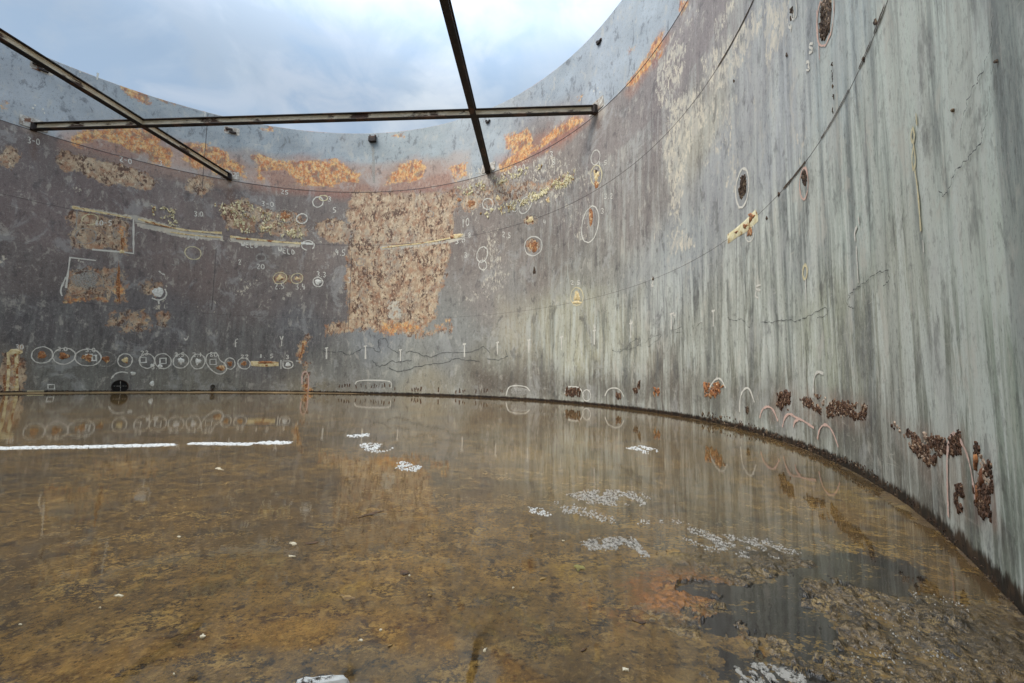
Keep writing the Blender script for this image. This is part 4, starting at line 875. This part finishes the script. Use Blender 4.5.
# ================================================================== LIGHT, SKY, CAMERA
SUN_EL, SUN_AZ = math.radians(56), math.radians(238)
w = bpy.data.worlds.new('World'); S.world = w; w.use_nodes = True; nt = w.node_tree; nt.nodes.clear()
def N_(k, **kw):
    n = nt.nodes.new(k)
    for a_, b_ in kw.items(): setattr(n, a_, b_)
    return n
out = N_('ShaderNodeOutputWorld'); bg = N_('ShaderNodeBackground'); bg.inputs[1].default_value = .1
sky = N_('ShaderNodeTexSky', sky_type='NISHITA', sun_disc=False, sun_elevation=SUN_EL, sun_rotation=SUN_AZ, dust_density=1.5)
tc = N_('ShaderNodeTexCoord'); mp = N_('ShaderNodeVectorMath', operation='MULTIPLY'); mp.inputs[1].default_value = (1, 1, 1.6)
nt.links.new(tc.outputs['Generated'], mp.inputs[0])
def wn(scale, detail, dist=.4):
    n = N_('ShaderNodeTexNoise'); nt.links.new(mp.outputs[0], n.inputs['Vector']); n.inputs['Scale'].default_value = scale; n.inputs['Detail'].default_value = detail; n.inputs['Roughness'].default_value = .55; n.inputs['Distortion'].default_value = dist; return n.outputs[0]
def mr(v, a_, b_):
    n = N_('ShaderNodeMapRange', interpolation_type='SMOOTHSTEP'); nt.links.new(v, n.inputs[0]); n.inputs[1].default_value = a_; n.inputs[2].default_value = b_; return n.outputs[0]
def mxw(f, a_, b_):
    n = N_('ShaderNodeMix', data_type='RGBA')
    for sck, v in ((n.inputs[0], f), (n.inputs[6], a_), (n.inputs[7], b_)):
        if isinstance(v, bpy.types.NodeSocket): nt.links.new(v, sck)
        else: sck.default_value = v
    return n.outputs[2]
CL = 4.0
cloud = mxw(mr(wn(2.3, 8, .5), .42, .64), (.46*CL, .61*CL, .79*CL, 1), (.86*CL, .94*CL, 1.0*CL, 1))
cloud = mxw(mr(wn(4.1, 7, .6), .45, .62), cloud, (.54*CL, .66*CL, .79*CL, 1))
cloud = mxw(mr(wn(6.0, 8, .6), .45, .70), cloud, (.66*CL, .76*CL, .88*CL, 1))
final = mxw(.85, sky.outputs[0], cloud)
sx = N_('ShaderNodeSeparateXYZ'); nt.links.new(tc.outputs['Generated'], sx.inputs[0])
zen = N_('ShaderNodeMapRange', interpolation_type='SMOOTHSTEP'); nt.links.new(sx.outputs[2], zen.inputs[0]); zen.inputs[1].default_value = .5; zen.inputs[2].default_value = .97; zen.inputs[3].default_value = 1; zen.inputs[4].default_value = 4.9
sc_ = N_('ShaderNodeVectorMath', operation='SCALE'); warm = mxw(mr(sx.outputs[2], .55, .9), (1, 1, 1, 1), (1.08, 1.0, .90, 1)); wm = N_('ShaderNodeVectorMath', operation='MULTIPLY'); nt.links.new(final, wm.inputs[0]); nt.links.new(warm, wm.inputs[1]); nt.links.new(wm.outputs[0], sc_.inputs[0]); nt.links.new(zen.outputs[0], sc_.inputs['Scale'])
nt.links.new(sc_.outputs[0], bg.inputs[0]); nt.links.new(bg.outputs[0], out.inputs[0])
ld = bpy.data.lights.new('sun', 'SUN'); ld.energy = 1.5; ld.angle = math.radians(25); ld.color = (1, .96, .9)
lo_ = bpy.data.objects.new('sun', ld); C.objects.link(lo_)
sd = Vector((math.sin(SUN_AZ)*math.cos(SUN_EL), math.cos(SUN_AZ)*math.cos(SUN_EL), math.sin(SUN_EL)))
lo_.rotation_euler = sd.to_track_quat('Z', 'Y').to_euler(); lo_.location = (0, 0, 40)

cam = bpy.data.cameras.new('camera'); cam.sensor_width = 36; cam.lens = F/1024*36; cam.clip_start = .02; cam.clip_end = 4000
co_ = bpy.data.objects.new('camera', cam); C.objects.link(co_); S.camera = co_
cr, sr, cp, sp_ = math.cos(ROLL), math.sin(ROLL), math.cos(PITCH), math.sin(PITCH)
rt = Vector((cr, -sr*sp_, sr*cp)); up = Vector((-sr, -cr*sp_, cr*cp)); fw = Vector((0, cp, sp_))
mt = Matrix(((rt.x, up.x, -fw.x, 0), (rt.y, up.y, -fw.y, 0), (rt.z, up.z, -fw.z, 1.0), (0, 0, 0, 1)))
co_.matrix_world = mt
S.render.resolution_x = 1024; S.render.resolution_y = 683
S.view_settings.view_transform = 'Standard'; S.view_settings.look = 'None'; S.view_settings.exposure = 1.05; S.view_settings.gamma = 1; S.view_settings.use_curve_mapping = False
S.render.engine = 'CYCLES'; S.cycles.max_bounces = 6; S.cycles.diffuse_bounces = 3; S.cycles.transparent_max_bounces = 12
